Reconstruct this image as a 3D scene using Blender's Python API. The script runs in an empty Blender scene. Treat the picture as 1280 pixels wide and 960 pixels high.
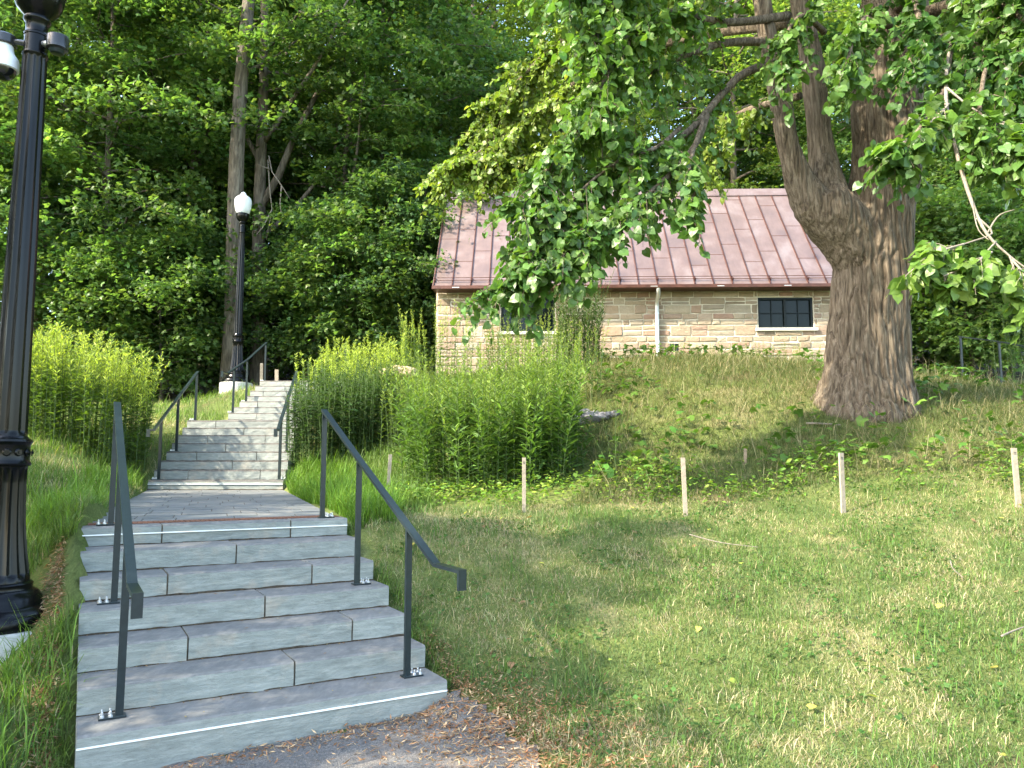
import bpy, math
import numpy as np
from math import radians as R, sin, cos, pi

sc = bpy.context.scene
C = sc.collection

# ------------------------------------------------------------------ camera
cam_d = bpy.data.cameras.new('camera')
cam = bpy.data.objects.new('camera', cam_d)
C.objects.link(cam)
EYE = 1.55
PITCH = R(6.0)
cam.location = (0, 0, EYE)
cam.rotation_euler = (R(90) + PITCH, 0, 0)
cam_d.sensor_width = 36
cam_d.lens = 27
cam_d.clip_start = 0.05
cam_d.clip_end = 2000
sc.camera = cam

# ------------------------------------------------------------------ light
SUN_DIR = np.array([-0.76, -0.40, 0.67])          # towards the sun
SUN_DIR /= np.linalg.norm(SUN_DIR)
elev = math.asin(SUN_DIR[2])
azim = math.atan2(SUN_DIR[0], SUN_DIR[1])
world = bpy.data.worlds.new('World')
sc.world = world
world.use_nodes = True
nt = world.node_tree
bg = nt.nodes['Background']
sky = nt.nodes.new('ShaderNodeTexSky')
sky.sky_type = 'NISHITA'
sky.sun_disc = False
sky.sun_elevation = elev
sky.sun_rotation = azim
sky.air_density = 1.0
sky.dust_density = 1.5
nt.links.new(sky.outputs[0], bg.inputs[0])
bg.inputs[1].default_value = 0.15
sun_d = bpy.data.lights.new('sun', 'SUN')
sun_d.energy = 2.1
sun_d.angle = R(1.0)
sun_d.color = (1.0, 0.93, 0.80)
sun = bpy.data.objects.new('sun', sun_d)
C.objects.link(sun)
sun.rotation_euler = (math.acos(SUN_DIR[2]), 0, math.atan2(SUN_DIR[1], SUN_DIR[0]) + pi / 2)
sc.view_settings.view_transform = 'Standard'
sc.view_settings.look = 'None'
sc.view_settings.exposure = 2.95
sc.view_settings.use_white_balance = True
sc.view_settings.white_balance_temperature = 7050
sc.view_settings.white_balance_tint = 8
sc.view_settings.gamma = 1.0
sc.cycles.max_bounces = 6
sc.cycles.diffuse_bounces = 3
sc.cycles.glossy_bounces = 3
sc.cycles.transmission_bounces = 5
sc.cycles.use_denoising = True
sc.cycles.sample_clamp_indirect = 8

rng = np.random.default_rng(11)


def at(u, v, y):
    """world point at forward distance y seen at 1280x960 position u, v"""
    a, b = (u - 640) / 960, (480 - v) / 960
    c, s = cos(PITCH), sin(PITCH)
    d = np.array([a, c - b * s, s + b * c])
    return d * (y / d[1]) + np.array([0, 0, EYE])


# ------------------------------------------------------------------ numeric helpers
def vnoise(p, seed=0):
    """value noise 0..1 for (n,3) or (n,2) points"""
    p = np.asarray(p, float)
    if p.shape[1] == 2:
        p = np.c_[p, np.zeros(len(p))]
    i = np.floor(p).astype(np.int64)
    f = p - i
    f = f * f * (3 - 2 * f)
    out = 0
    for dx in (0, 1):
        for dy in (0, 1):
            for dz in (0, 1):
                h = (i[:, 0] + dx) * 374761393 + (i[:, 1] + dy) * 668265263 + (i[:, 2] + dz) * 2147483647 + seed * 974634541
                h = (h ^ (h >> 13)) * 1274126177
                h = (h ^ (h >> 16)) & 0xFFFF
                w = (f[:, 0] if dx else 1 - f[:, 0]) * (f[:, 1] if dy else 1 - f[:, 1]) * (f[:, 2] if dz else 1 - f[:, 2])
                out = out + w * (h / 65535.0)
    return out


def fbm(p, seed=0, oct=4):
    a, s, t = 0.5, 0, 0
    p = np.asarray(p, float)
    for k in range(oct):
        s = s + a * vnoise(p, seed + k)
        t += a
        p = p * 2.03
        a *= 0.5
    return s / t


def unit(v):
    v = np.asarray(v, float)
    return v / np.maximum(np.linalg.norm(v, axis=-1, keepdims=True), 1e-9)


def raw_mesh(name, V, faces, col=None, smooth=False, mats=(), mat_idx=None):
    """faces: list of (m,k) int arrays"""
    me = bpy.data.meshes.new(name)
    V = np.ascontiguousarray(V, dtype=np.float32)
    faces = [np.asarray(f, dtype=np.int32) for f in faces if len(f)]
    me.vertices.add(len(V))
    me.vertices.foreach_set('co', V.ravel())
    loops = np.concatenate([f.ravel() for f in faces])
    tot = np.concatenate([np.full(len(f), f.shape[1], np.int32) for f in faces])
    st = np.concatenate([[0], np.cumsum(tot)[:-1]]).astype(np.int32)
    me.loops.add(len(loops))
    me.loops.foreach_set('vertex_index', loops)
    me.polygons.add(len(tot))
    me.polygons.foreach_set('loop_start', st)
    if mat_idx is not None:
        me.polygons.foreach_set('material_index', np.asarray(mat_idx, np.int32))
    me.polygons.foreach_set('use_smooth', np.full(len(tot), bool(smooth)))
    me.update(calc_edges=True)
    if col is not None:
        a = me.color_attributes.new('Col', 'FLOAT_COLOR', 'POINT')
        c4 = np.c_[col, np.ones(len(col))].astype(np.float32)
        a.data.foreach_set('color', c4.ravel())
    for m in mats:
        me.materials.append(m)
    return me


def link(name, me, parent=None):
    o = bpy.data.objects.new(name, me)
    C.objects.link(o)
    if parent is not None:
        o.parent = parent
    return o


def tag(o, label=None, cat=None, group=None, kind=None):
    if label:
        o['label'] = label
    if cat:
        o['category'] = cat
    if group:
        o['group'] = group
    if kind:
        o['kind'] = kind
    return o


def empty(name, loc=(0, 0, 0), rz=0.0):
    o = bpy.data.objects.new(name, None)
    o.empty_display_size = 0.2
    C.objects.link(o)
    o.location = tuple(float(q) for q in loc)
    o.rotation_euler = (0, 0, rz)
    return o


def copy_tree(o, parent=None):
    c = o.copy()
    C.objects.link(c)
    if parent is not None:
        c.parent = parent
    for ch in list(o.children):
        copy_tree(ch, c)
    return c


class MB:
    """collects shapes for one mesh object"""

    def __init__(self):
        self.V, self.F, self.M, self.n = [], [], [], 0

    def add(self, V, F, m=0):
        V = np.asarray(V, float)
        self.V.append(V)
        for f in F:
            self.F.append([int(q) + self.n for q in f])
            self.M.append(m)
        self.n += len(V)

    def box(self, x0, x1, y0, y1, z0, z1, m=0, bev=0.0, xf=None):
        V = []
        if bev <= 0:
            for z in (z0, z1):
                V += [(x0, y0, z), (x1, y0, z), (x1, y1, z), (x0, y1, z)]
            F = [(3, 2, 1, 0), (4, 5, 6, 7), (0, 1, 5, 4), (1, 2, 6, 5), (2, 3, 7, 6), (3, 0, 4, 7)]
        else:
            b = min(bev, (x1 - x0) * .45, (y1 - y0) * .45, (z1 - z0) * .45)
            rings = [(z0, b), (z0 + b, 0), (z1 - b, 0), (z1, b)]
            for z, i in rings:
                X0, X1, Y0, Y1 = x0 + i, x1 - i, y0 + i, y1 - i
                if i == 0:
                    V += [(X0 + b, Y0, z), (X1 - b, Y0, z), (X1, Y0 + b, z), (X1, Y1 - b, z), (X1 - b, Y1, z), (X0 + b, Y1, z), (X0, Y1 - b, z), (X0, Y0 + b, z)]
                else:
                    V += [(X0, Y0, z), (X1, Y0, z), (X1, Y0, z), (X1, Y1, z), (X1, Y1, z), (X0, Y1, z), (X0, Y1, z), (X0, Y0, z)]
            # keep the collapsed corners as tiny distinct verts
            F = []
            for k in range(3):
                for j in range(8):
                    a, c = k * 8 + j, k * 8 + (j + 1) % 8
                    F.append((a, c, c + 8, a + 8))
            F.append(tuple(range(7, -1, -1)))
            F.append(tuple(range(24, 32)))
        V = np.array(V, float)
        if xf is not None:
            V = xf(V)
        self.add(V, F, m)

    def tube(self, pts, rad, seg=8, m=0, cap=True):
        pts = np.asarray(pts, float)
        n = len(pts)
        rad = np.broadcast_to(np.asarray(rad, float), (n,))
        T = np.gradient(pts, axis=0)
        T = unit(T)
        ref = np.array([0, 0, 1.0]) if abs(T[0, 2]) < .9 else np.array([1.0, 0, 0])
        V = []
        nx = unit(np.cross(T[0], ref))
        for i in range(n):
            nx = unit(nx - T[i] * np.dot(nx, T[i]))
            ny = np.cross(T[i], nx)
            for j in range(seg):
                a = 2 * pi * j / seg
                V.append(pts[i] + rad[i] * (cos(a) * nx + sin(a) * ny))
        F = []
        for i in range(n - 1):
            for j in range(seg):
                j2 = (j + 1) % seg
                F.append((i * seg + j, i * seg + j2, (i + 1) * seg + j2, (i + 1) * seg + j))
        if cap:
            F.append(tuple(range(seg - 1, -1, -1)))
            F.append(tuple((n - 1) * seg + j for j in range(seg)))
        self.add(V, F, m)

    def lathe(self, prof, seg=32, m=0, c=(0, 0, 0), flute=None, cap=True):
        """prof: (r, z[, flute amplitude])"""
        V, F = [], []
        n = len(prof)
        for p in prof:
            r, z = p[0], p[1]
            fa = p[2] if len(p) > 2 else 0
            for j in range(seg):
                a = 2 * pi * j / seg
                rr = r
                if fa and flute:
                    rr = r - fa * abs(sin(a * flute / 2)) ** 1.0 * 1.0
                V.append((c[0] + rr * cos(a), c[1] + rr * sin(a), c[2] + z))
        for i in range(n - 1):
            for j in range(seg):
                j2 = (j + 1) % seg
                F.append((i * seg + j, i * seg + j2, (i + 1) * seg + j2, (i + 1) * seg + j))
        if cap:
            F.append(tuple(range(seg - 1, -1, -1)))
            F.append(tuple((n - 1) * seg + j for j in range(seg)))
        self.add(V, F, m)

    def sweep(self, pts, side, w, h, m=0):
        """rectangular bar along pts, width w along the fixed side vector, thickness h across it, mitred"""
        pts = np.asarray(pts, float)
        side = unit(side)
        n = len(pts)
        V = []
        for i in range(n):
            d = []
            if i > 0:
                d.append(unit(pts[i] - pts[i - 1]))
            if i < n - 1:
                d.append(unit(pts[i + 1] - pts[i]))
            nn = [unit(np.cross(side, q)) for q in d]
            if len(nn) == 2:
                mit = nn[0] + nn[1]
                mit = mit / max(np.dot(mit, nn[0]), .2)
            else:
                mit = nn[0]
            for a, b in ((-1, -1), (1, -1), (1, 1), (-1, 1)):
                V.append(pts[i] + side * a * w / 2 + mit * b * h / 2)
        F = []
        for i in range(n - 1):
            for j in range(4):
                j2 = (j + 1) % 4
                F.append((i * 4 + j, i * 4 + j2, i * 4 + 4 + j2, i * 4 + 4 + j))
        F.append((3, 2, 1, 0))
        F.append(tuple((n - 1) * 4 + j for j in range(4)))
        self.add(V, F, m)

    def build(self, name, mats, parent=None, smooth=False, auto=None):
        me = bpy.data.meshes.new(name)
        me.from_pydata(np.concatenate(self.V).tolist(), [], self.F)
        if not isinstance(mats, (list, tuple)):
            mats = [mats]
        for q in mats:
            me.materials.append(q)
        me.polygons.foreach_set('material_index', np.array(self.M, np.int32))
        me.polygons.foreach_set('use_smooth', np.full(len(self.F), bool(smooth or auto)))
        if auto:
            bm = bmesh_new(me)
            for e in bm.edges:
                if len(e.link_faces) == 2 and e.calc_face_angle(0) > auto:
                    e.smooth = False
            bm.to_mesh(me)
            bm.free()
        me.update()
        return link(name, me, parent)


def bmesh_new(me):
    import bmesh
    bm = bmesh.new()
    bm.from_mesh(me)
    bmesh.ops.remove_doubles(bm, verts=bm.verts, dist=1e-6)
    bmesh.ops.recalc_face_normals(bm, faces=bm.faces)
    return bm


# ------------------------------------------------------------------ materials
def new_mat(name):
    m = bpy.data.materials.new(name)
    m.use_nodes = True
    n = m.node_tree
    b = n.nodes['Principled BSDF']
    return m, n, b


def node(n, t, **kw):
    q = n.nodes.new(t)
    for k, v in kw.items():
        if k.startswith('i_'):
            q.inputs[k[2:].replace('_', ' ')].default_value = v
        else:
            setattr(q, k, v)
    return q


def noise_tex(n, scale, detail=4, rough=.55, vec=None, dist=0.0):
    q = n.nodes.new('ShaderNodeTexNoise')
    q.inputs['Scale'].default_value = scale
    q.inputs['Detail'].default_value = detail
    q.inputs['Roughness'].default_value = rough
    q.inputs['Distortion'].default_value = dist
    if vec is not None:
        n.links.new(vec, q.inputs['Vector'])
    return q.outputs['Fac']


def ramp(n, fac, stops):
    q = n.nodes.new('ShaderNodeValToRGB')
    e = q.color_ramp.elements
    while len(e) < len(stops):
        e.new(0.5)
    for i, (p, c) in enumerate(stops):
        e[i].position = p
        e[i].color = (*c, 1) if len(c) == 3 else c
    n.links.new(fac, q.inputs['Fac'])
    return q.outputs['Color']


def mixc(n, fac, a, b, mode='MIX'):
    q = n.nodes.new('ShaderNodeMix')
    q.data_type = 'RGBA'
    q.blend_type = mode
    for s, v in ((q.inputs['Factor'], fac), (q.inputs['A'], a), (q.inputs['B'], b)):
        pass
    def put(sock, v):
        if hasattr(v, 'is_output'):
            n.links.new(v, sock)
        elif isinstance(v, (int, float)):
            sock.default_value = v
        else:
            sock.default_value = (*v, 1)
    put(q.inputs[0], fac)
    put(q.inputs[6], a)
    put(q.inputs[7], b)
    return q.outputs[2]


def bump(n, b, h, strength=.4, dist=.02):
    q = n.nodes.new('ShaderNodeBump')
    q.inputs['Strength'].default_value = strength
    q.inputs['Distance'].default_value = dist
    n.links.new(h, q.inputs['Height'])
    n.links.new(q.outputs[0], b.inputs['Normal'])


def wpos(n):
    return n.nodes.new('ShaderNodeNewGeometry').outputs['Position']


def mapped(n, vec, scale):
    q = n.nodes.new('ShaderNodeMapping')
    q.inputs['Scale'].default_value = scale
    n.links.new(vec, q.inputs['Vector'])
    return q.outputs[0]


def objco(n):
    return n.nodes.new('ShaderNodeTexCoord').outputs['Object']


def island(n):
    return n.nodes.new('ShaderNodeNewGeometry').outputs['Random Per Island']


def foliage_mat(name, trans=.35, rough=.5, spec=.3, tmul=(1.25, 1.3, .55)):
    m, n, b = new_mat(name)
    a = node(n, 'ShaderNodeAttribute', attribute_name='Col')
    n.links.new(a.outputs['Color'], b.inputs['Base Color'])
    b.inputs['Roughness'].default_value = rough
    b.inputs['Specular IOR Level'].default_value = spec
    t = n.nodes.new('ShaderNodeBsdfTranslucent')
    n.links.new(mixc(n, 1.0, a.outputs['Color'], tmul, 'MULTIPLY'), t.inputs['Color'])
    mx = n.nodes.new('ShaderNodeMixShader')
    mx.inputs[0].default_value = trans
    n.links.new(b.outputs[0], mx.inputs[1])
    n.links.new(t.outputs[0], mx.inputs[2])
    out = n.nodes['Material Output']
    n.links.new(mx.outputs[0], out.inputs['Surface'])
    return m


def plain(name, col, rough=.6, metal=0.0, spec=.5, nscale=0, var=.15, bmp=0):
    m, n, b = new_mat(name)
    b.inputs['Base Color'].default_value = (*col, 1)
    b.inputs['Roughness'].default_value = rough
    b.inputs['Metallic'].default_value = metal
    b.inputs['Specular IOR Level'].default_value = spec
    if nscale:
        f = noise_tex(n, nscale, 5, .6, objco(n))
        lo = tuple(q * (1 - var) for q in col)
        hi = tuple(min(1, q * (1 + var)) for q in col)
        n.links.new(ramp(n, f, [(.3, lo), (.7, hi)]), b.inputs['Base Color'])
        if bmp:
            bump(n, b, f, bmp, .01)
    return m


M = {}
M['leaf'] = foliage_mat('maple_leaf', .52, .45, .35, (1.28, 1.36, .62))
M['linden'] = foliage_mat('linden_leaf', .42, .42, .42)
M['herb'] = foliage_mat('herb_leaf', .4, .5, .25, (1.25, 1.25, .6))
M['grass'] = foliage_mat('grass_blade', .35, .55, .25, (1.2, 1.2, .6))
M['iron'] = plain('black_iron', (.003, .0034, .0038), .2, 0, .2, 30, .3)
M['rail'] = plain('grey_painted_steel', (.013, .021, .024), .28, 0.0, .36, 25, .2)
M['zinc'] = plain('galvanised_bolt', (.55, .57, .58), .35, .8)
M['pipe'] = plain('galvanised_pipe', (.55, .56, .55), .42, .55, .5, 8, .12)
M['dark'] = plain('dark_frame_paint', (.006, .011, .013), .45, 0, .2)
M['sillstone'] = plain('sill_stone', (.48, .46, .42), .8, 0, .3, 20, .12, .1)
M['copper'] = plain('brown_copper', (.085, .034, .024), .45, .35, .5, 6, .3)
M['white_plastic'] = plain('white_plastic', (.72, .74, .76), .4)
M['black_plastic'] = plain('black_plastic', (.02, .02, .022), .25)
M['lens'] = plain('smoked_dome', (.01, .011, .012), .06)


def m_glass_globe():
    m, n, b = new_mat('frosted_globe')
    b.inputs['Base Color'].default_value = (.82, .84, .84, 1)
    b.inputs['Roughness'].default_value = .25
    b.inputs['Transmission Weight'].default_value = .25
    return m


M['globe'] = m_glass_globe()


def m_window():
    m, n, b = new_mat('dark_window_glass')
    b.inputs['Base Color'].default_value = (.006, .011, .011, 1)
    b.inputs['Roughness'].default_value = .05
    b.inputs['Specular IOR Level'].default_value = .16
    return m


M['glass'] = m_window()


def m_slate(name, cols, rough, bs, vscale, streak=(1.5, 1.5, 14)):
    m, n, b = new_mat(name)
    p = wpos(n)
    f1 = noise_tex(n, vscale, 6, .62, mapped(n, p, streak), .5)
    c = ramp(n, f1, [(.25, cols[0]), (.5, cols[1]), (.75, cols[2])])
    rv = island(n)
    c = mixc(n, .35, c, ramp(n, rv, [(0, tuple(q * .72 for q in cols[1])), (1, tuple(min(1, q * 1.25) for q in cols[1]))]))
    f2 = noise_tex(n, 3.2, 5, .6, p)
    c = mixc(n, ramp(n, f2, [(.56, (0, 0, 0)), (.72, (.6, .6, .6))]), c, (.34, .29, .23))
    n.links.new(c, b.inputs['Base Color'])
    b.inputs['Roughness'].default_value = rough
    b.inputs['Specular IOR Level'].default_value = .4
    f4 = noise_tex(n, 7, 6, .7, mapped(n, p, (1, 1, 3)), 1.2)
    c = mixc(n, .45, c, ramp(n, f4, [(.32, (.62, .62, .6)), (.5, (1, 1, 1)), (.66, (1.25, 1.24, 1.2))]), 'MULTIPLY')
    n.links.new(c, b.inputs['Base Color'])
    f3 = noise_tex(n, 22, 6, .65, mapped(n, p, (1, 1, 2.5)))
    ad = n.nodes.new('ShaderNodeMath')
    ad.operation = 'ADD'
    n.links.new(f3, ad.inputs[0])
    n.links.new(f4, ad.inputs[1])
    bump(n, b, ad.outputs[0], bs, .014)
    return m


M['riser'] = m_slate('slate_riser', [(.13, .145, .135), (.205, .225, .208), (.33, .34, .31)], .8, .5, 3.0)
M['tread'] = m_slate('slate_tread', [(.088, .090, .089), (.142, .143, .139), (.24, .226, .208)], .66, .25, 3.0, (6, 2, 6))
M['paver'] = m_slate('slate_paver', [(.085, .092, .096), (.125, .133, .134), (.185, .187, .18)], .6, .3, 4.0, (2, 8, 4))
M['joint'] = plain('sandy_joint', (.11, .09, .065), .95, 0, .1, 40, .3)
M['dark_edge'] = plain('dark_nosing', (.095, .085, .075), .85, 0, .2, 12, .5)  # darker tone for the nosing chamfers of the upper flights
M['dark_fillet'] = plain('dark_brown_fillet', (.045, .036, .026), .95, 0, .1, 40, .4)
M['chalk'] = plain('white_line_paint', (.75, .76, .74), .8)
M['rust'] = plain('rusty_cast_iron', (.17, .075, .045), .8, .1, .3, 60, .4, .4)
M['concrete'] = plain('pale_concrete', (.40, .40, .37), .9, 0, .2, 14, .25, .4)


def m_stone():
    m, n, b = new_mat('warm_rubble_stone')
    rv = island(n)
    c = ramp(n, rv, [(0, (.20, .155, .11)), (.18, (.33, .265, .19)), (.36, (.28, .205, .16)), (.5, (.38, .32, .24)), (.63, (.26, .225, .18)), (.78, (.35, .27, .19)), (.9, (.29, .185, .145)), (1, (.41, .35, .27))])
    f = noise_tex(n, 9, 6, .62, objco(n))
    c = mixc(n, .5, c, ramp(n, f, [(.28, (.66, .64, .62)), (.72, (1.2, 1.18, 1.14))]), 'MULTIPLY')
    n.links.new(c, b.inputs['Base Color'])
    b.inputs['Roughness'].default_value = .88
    b.inputs['Specular IOR Level'].default_value = .2
    bump(n, b, noise_tex(n, 17, 7, .7, objco(n)), .9, .03)
    return m


M['stone'] = m_stone()
M['mortar'] = plain('lime_mortar', (.60, .55, .46), .95, 0, .1, 25, .12, .3)


def m_roof():
    m, n, b = new_mat('weathered_copper_roof')
    o = objco(n)
    f = noise_tex(n, 1.1, 5, .6, o, .3)
    c = ramp(n, f, [(.30, (.155, .115, .112)), (.5, (.205, .146, .135)), (.68, (.26, .208, .203))])
    f2 = noise_tex(n, 14, 5, .7, mapped(n, o, (1, .3, .3)))
    c = mixc(n, .5, c, ramp(n, f2, [(.3, (.8, .78, .78)), (.75, (1.15, 1.14, 1.14))]), 'MULTIPLY')
    n.links.new(c, b.inputs['Base Color'])
    b.inputs['Metallic'].default_value = .45
    rr = n.nodes.new('ShaderNodeMapRange')
    rr.inputs['To Min'].default_value = .34
    rr.inputs['To Max'].default_value = .52
    n.links.new(f, rr.inputs['Value'])
    n.links.new(rr.outputs[0], b.inputs['Roughness'])
    bump(n, b, noise_tex(n, 2.2, 3, .5, o), .12, .03)
    return m


M['roof'] = m_roof()


def m_bark(name, cols, vs=9, bs=.9, zs=.16):
    m, n, b = new_mat(name)
    o = objco(n)
    f = noise_tex(n, vs, 6, .65, mapped(n, o, (1, 1, zs)), .6)
    f2 = noise_tex(n, 1.5, 4, .6, o)
    c = ramp(n, f, [(.36, cols[0]), (.5, cols[1]), (.64, cols[2])])
    c = mixc(n, .4, c, ramp(n, f2, [(.3, (.7, .72, .66)), (.7, (1.2, 1.15, 1.1))]), 'MULTIPLY')
    n.links.new(c, b.inputs['Base Color'])
    b.inputs['Roughness'].default_value = .9
    b.inputs['Specular IOR Level'].default_value = .2
    bump(n, b, f, bs, .04)
    return m


M['bark'] = m_bark('furrowed_bark', [(.046, .034, .024), (.108, .084, .061), (.178, .145, .110)], 26, 1.0, .10)
M['fbark'] = m_bark('forest_bark', [(.06, .05, .04), (.12, .10, .08), (.19, .165, .135)], 14, .8)
M['twig'] = plain('grey_twig', (.185, .16, .13), .85, 0, .2, 30, .3)
M['stem'] = plain('green_stem', (.06, .10, .03), .7, 0, .3, 10, .3)
M['stake'] = plain('bleached_stake_wood', (.245, .21, .162), .85, 0, .2, 30, .2, .3)
M['stake_dark'] = plain('weathered_stake_wood', (.22, .17, .12), .9, 0, .2, 30, .25, .3)
M['ink'] = plain('black_ink', (.03, .03, .03), .8)
M['rock'] = plain('grey_rock', (.15, .145, .15), .85, 0, .25, 9, .45, .5)
M['boulder'] = plain('tan_rock', (.45, .33, .22), .85, 0, .25, 7, .3, .5)
M['burlap'] = plain('brown_burlap', (.26, .18, .10), .95, 0, .1, 40, .35, .5)


def m_ground():
    m, n, b = new_mat('lawn_and_soil')
    p = wpos(n)
    f = noise_tex(n, .9, 6, .62, p, .3)
    c = ramp(n, f, [(.30, (.11, .095, .05)), (.42, (.095, .13, .04)), (.55, (.125, .155, .05)), (.70, (.25, .225, .125))])
    f2 = noise_tex(n, 45, 6, .75, p)
    c = mixc(n, .75, c, ramp(n, f2, [(.3, (.45, .45, .4)), (.7, (1.45, 1.4, 1.3))]), 'MULTIPLY')
    # forest floor beyond the slope, a soil of its own
    sp = n.nodes.new('ShaderNodeSeparateXYZ')
    n.links.new(p, sp.inputs[0])
    mr = n.nodes.new('ShaderNodeMapRange')
    mr.inputs['From Min'].default_value = 19.5
    mr.inputs['From Max'].default_value = 21.5
    n.links.new(sp.outputs[1], mr.inputs['Value'])
    c = mixc(n, mr.outputs[0], c, mixc(n, f2, (.03, .028, .018), (.075, .06, .035)))
    n.links.new(c, b.inputs['Base Color'])
    b.inputs['Roughness'].default_value = .95
    b.inputs['Specular IOR Level'].default_value = .1
    bump(n, b, f2, .8, .03)
    return m


M['ground'] = m_ground()


def m_asphalt():
    m, n, b = new_mat('old_asphalt')
    p = wpos(n)
    v = n.nodes.new('ShaderNodeTexVoronoi')
    v.inputs['Scale'].default_value = 110
    n.links.new(p, v.inputs['Vector'])
    c = ramp(n, v.outputs['Color'], [(0, (.05, .05, .051)), (.5, (.092, .090, .088)), (1, (.165, .158, .15))])
    f = noise_tex(n, 2.2, 5, .6, p)
    c = mixc(n, ramp(n, f, [(.5, (0, 0, 0)), (.7, (.55, .55, .55))]), c, (.20, .155, .115))
    n.links.new(c, b.inputs['Base Color'])
    b.inputs['Roughness'].default_value = .85
    bump(n, b, v.outputs['Distance'], .7, .006)
    return m


M['asphalt'] = m_asphalt()
M['gravel'] = plain('pale_gravel', (.42, .41, .39), .95, 0, .2, 40, .35, .6)

# ------------------------------------------------------------------ terrain
ANG = R(29.9)
FW = np.array([-sin(ANG), cos(ANG)])
RT = np.array([cos(ANG), sin(ANG)])
O0 = np.array([-2.279, 4.193])          # front edge of the lowest step, its near end
SW, SH, ST = 2.13, 0.155, 0.361
Z0 = -0.02


def lo(k, w):                            # plan point on the lower flight
    return O0 + FW * ST * k + RT * w


ctrl = [(0, 0, -.05), (-4, 0, -.1), (3, 0, 0), (8, 0, .1), (0, -8, -.2), (-10, -6, -.2), (10, -6, 0), (-2.32, 4.1, -.07), (-.4, 5.2, .03), (.3, 4, -.01), (-1.3, 3, -.05),
        (-3.3, 4.5, .02), (-3.45, 4.95, .10), (-3.6, 5.8, .45), (-4.6, 5.2, .25), (-8, 5, .3), (-4.6, 7.2, .95), (-5.6, 9.2, 1.35), (-6.7, 12, 1.8), (-9, 12, 1.85), (-13, 12, 2.0), (-12, 8, 1.2),
        (-3.7, 6.3, 1.02), (-4.7, 9.2, 1.10), (-5.85, 12.2, 1.2), (-1.35, 7.2, 1.0), (-2.4, 9.5, 1.08), (-3.45, 12.2, 1.2), (-2.0, 12.0, 1.3),
        (.3, 5.3, .08), (2, 4, .04), (4, 4, .08), (8, 4, .3), (2, 6, .42), (5, 6, .5), (0, 6.5, .5), (.14, 8.8, 1.0), (1.9, 8.6, .98), (3.6, 8.4, 1.04), (5.5, 8.4, 1.1), (-1.0, 8.4, .98), (-1.6, 9.8, 1.07), (9, 7.4, .95), (13, 8, 1.0),
        (.2, 10.5, 1.28), (3.1, 10.2, 1.55), (5.3, 11.3, 2.42), (2, 11.8, 2.15), (8.5, 10.5, 1.9), (1.5, 14, 3.15), (4.5, 14, 3.35), (6.5, 13.5, 3.1), (8.5, 13, 2.72), (11, 13.5, 2.7), (-1, 13, 1.9), (-1, 16, 3.0),
        (-2.5, 20, 3.75), (4, 20, 4.05), (9, 20, 4.0), (2, 17, 3.8), (7, 17, 3.65), (11, 18, 3.3), (15, 18, 3.3),
        (-6.35, 13, 1.55), (-6.6, 14.8, 2.3), (-3.3, 13.5, 1.75), (-3.6, 15, 2.35), (-6.3, 16.5, 2.5), (-6.3, 18.3, 3.35), (-3.6, 18, 3.4), (-9, 16, 2.55), (-7.04, 19.5, 3.25), (-14, 17, 2.9),
        (-5, 21, 3.7), (-10, 26, 4.4), (0, 30, 6), (-22, 25, 4.4), (12, 30, 6), (25, 25, 4.5), (0, 50, 12), (-35, 45, 9), (35, 45, 9), (0, 90, 22), (-90, 90, 16), (90, 90, 16), (-60, 20, 3), (60, 15, 2), (-60, -40, -1), (60, -40, -1), (0, -60, -1)]
for w_, z_ in ((.0, -.115), (.5, -.10), (1.0, -.085), (1.5, -.06), (2.0, -.03)):
    for k_ in (-.25, .35):
        a = lo(k_, w_)
        ctrl.append((a[0], a[1], z_))
for k in range(1, 7):
    a = lo(k, -.16)
    ctrl.append((a[0], a[1], Z0 + SH * k + .0))
    a = lo(k, SW + .16)
    ctrl.append((a[0], a[1], Z0 + SH * k + .0))
ctrl = np.array(ctrl, float)


def tps_fit(P, lam=.004):
    n = len(P)
    d = np.linalg.norm(P[:, None, :2] - P[None, :, :2], axis=2)
    K = np.where(d > 0, d * d * np.log(np.maximum(d, 1e-9)), 0)
    A = np.zeros((n + 3, n + 3))
    A[:n, :n] = K + lam * np.eye(n)
    Q = np.c_[np.ones(n), P[:, :2]]
    A[:n, n:] = Q
    A[n:, :n] = Q.T
    return np.linalg.solve(A, np.r_[P[:, 2], 0, 0, 0])


W_ = tps_fit(ctrl)


def height(xy):
    xy = np.atleast_2d(np.asarray(xy, float))
    xy = np.c_[np.clip(xy[:, 0], -90, 90), np.clip(xy[:, 1], -60, 90)]
    out = np.empty(len(xy))
    for s in range(0, len(xy), 20000):
        q = xy[s:s + 20000]
        d = np.linalg.norm(q[:, None] - ctrl[None, :, :2], axis=2)
        K = d * d * np.log(np.maximum(d, 1e-9))
        out[s:s + 20000] = K @ W_[:-3] + W_[-3] + q @ W_[-2:]
    return out + (fbm(xy * .9, 5, 3) - .5) * .05


def in_poly(xy, poly):
    x, y = xy[:, 0], xy[:, 1]
    ins = np.zeros(len(xy), bool)
    n = len(poly)
    j = n - 1
    for i in range(n):
        xi, yi = poly[i]
        xj, yj = poly[j]
        c = ((yi > y) != (yj > y)) & (x < (xj - xi) * (y - yi) / (yj - yi + 1e-12) + xi)
        ins ^= c
        j = i
    return ins


LA, LB = lo(0, 0), lo(0, SW)
LC, LD = lo(6, SW), lo(6, 0)
LAND_L1, LAND_R1 = np.array([-5.74, 12.2]), np.array([-3.60, 12.2])
UA = R(11)
UF = np.array([-sin(UA), cos(UA)])


def up1(k, w):                           # second flight, plan
    return np.array([-5.74 + UF[0] * .366 * k + w, 12.2 + .36 * k])


def up2(k, w):
    return np.array([-6.04 + w, 16.32 + .33 * k])


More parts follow.
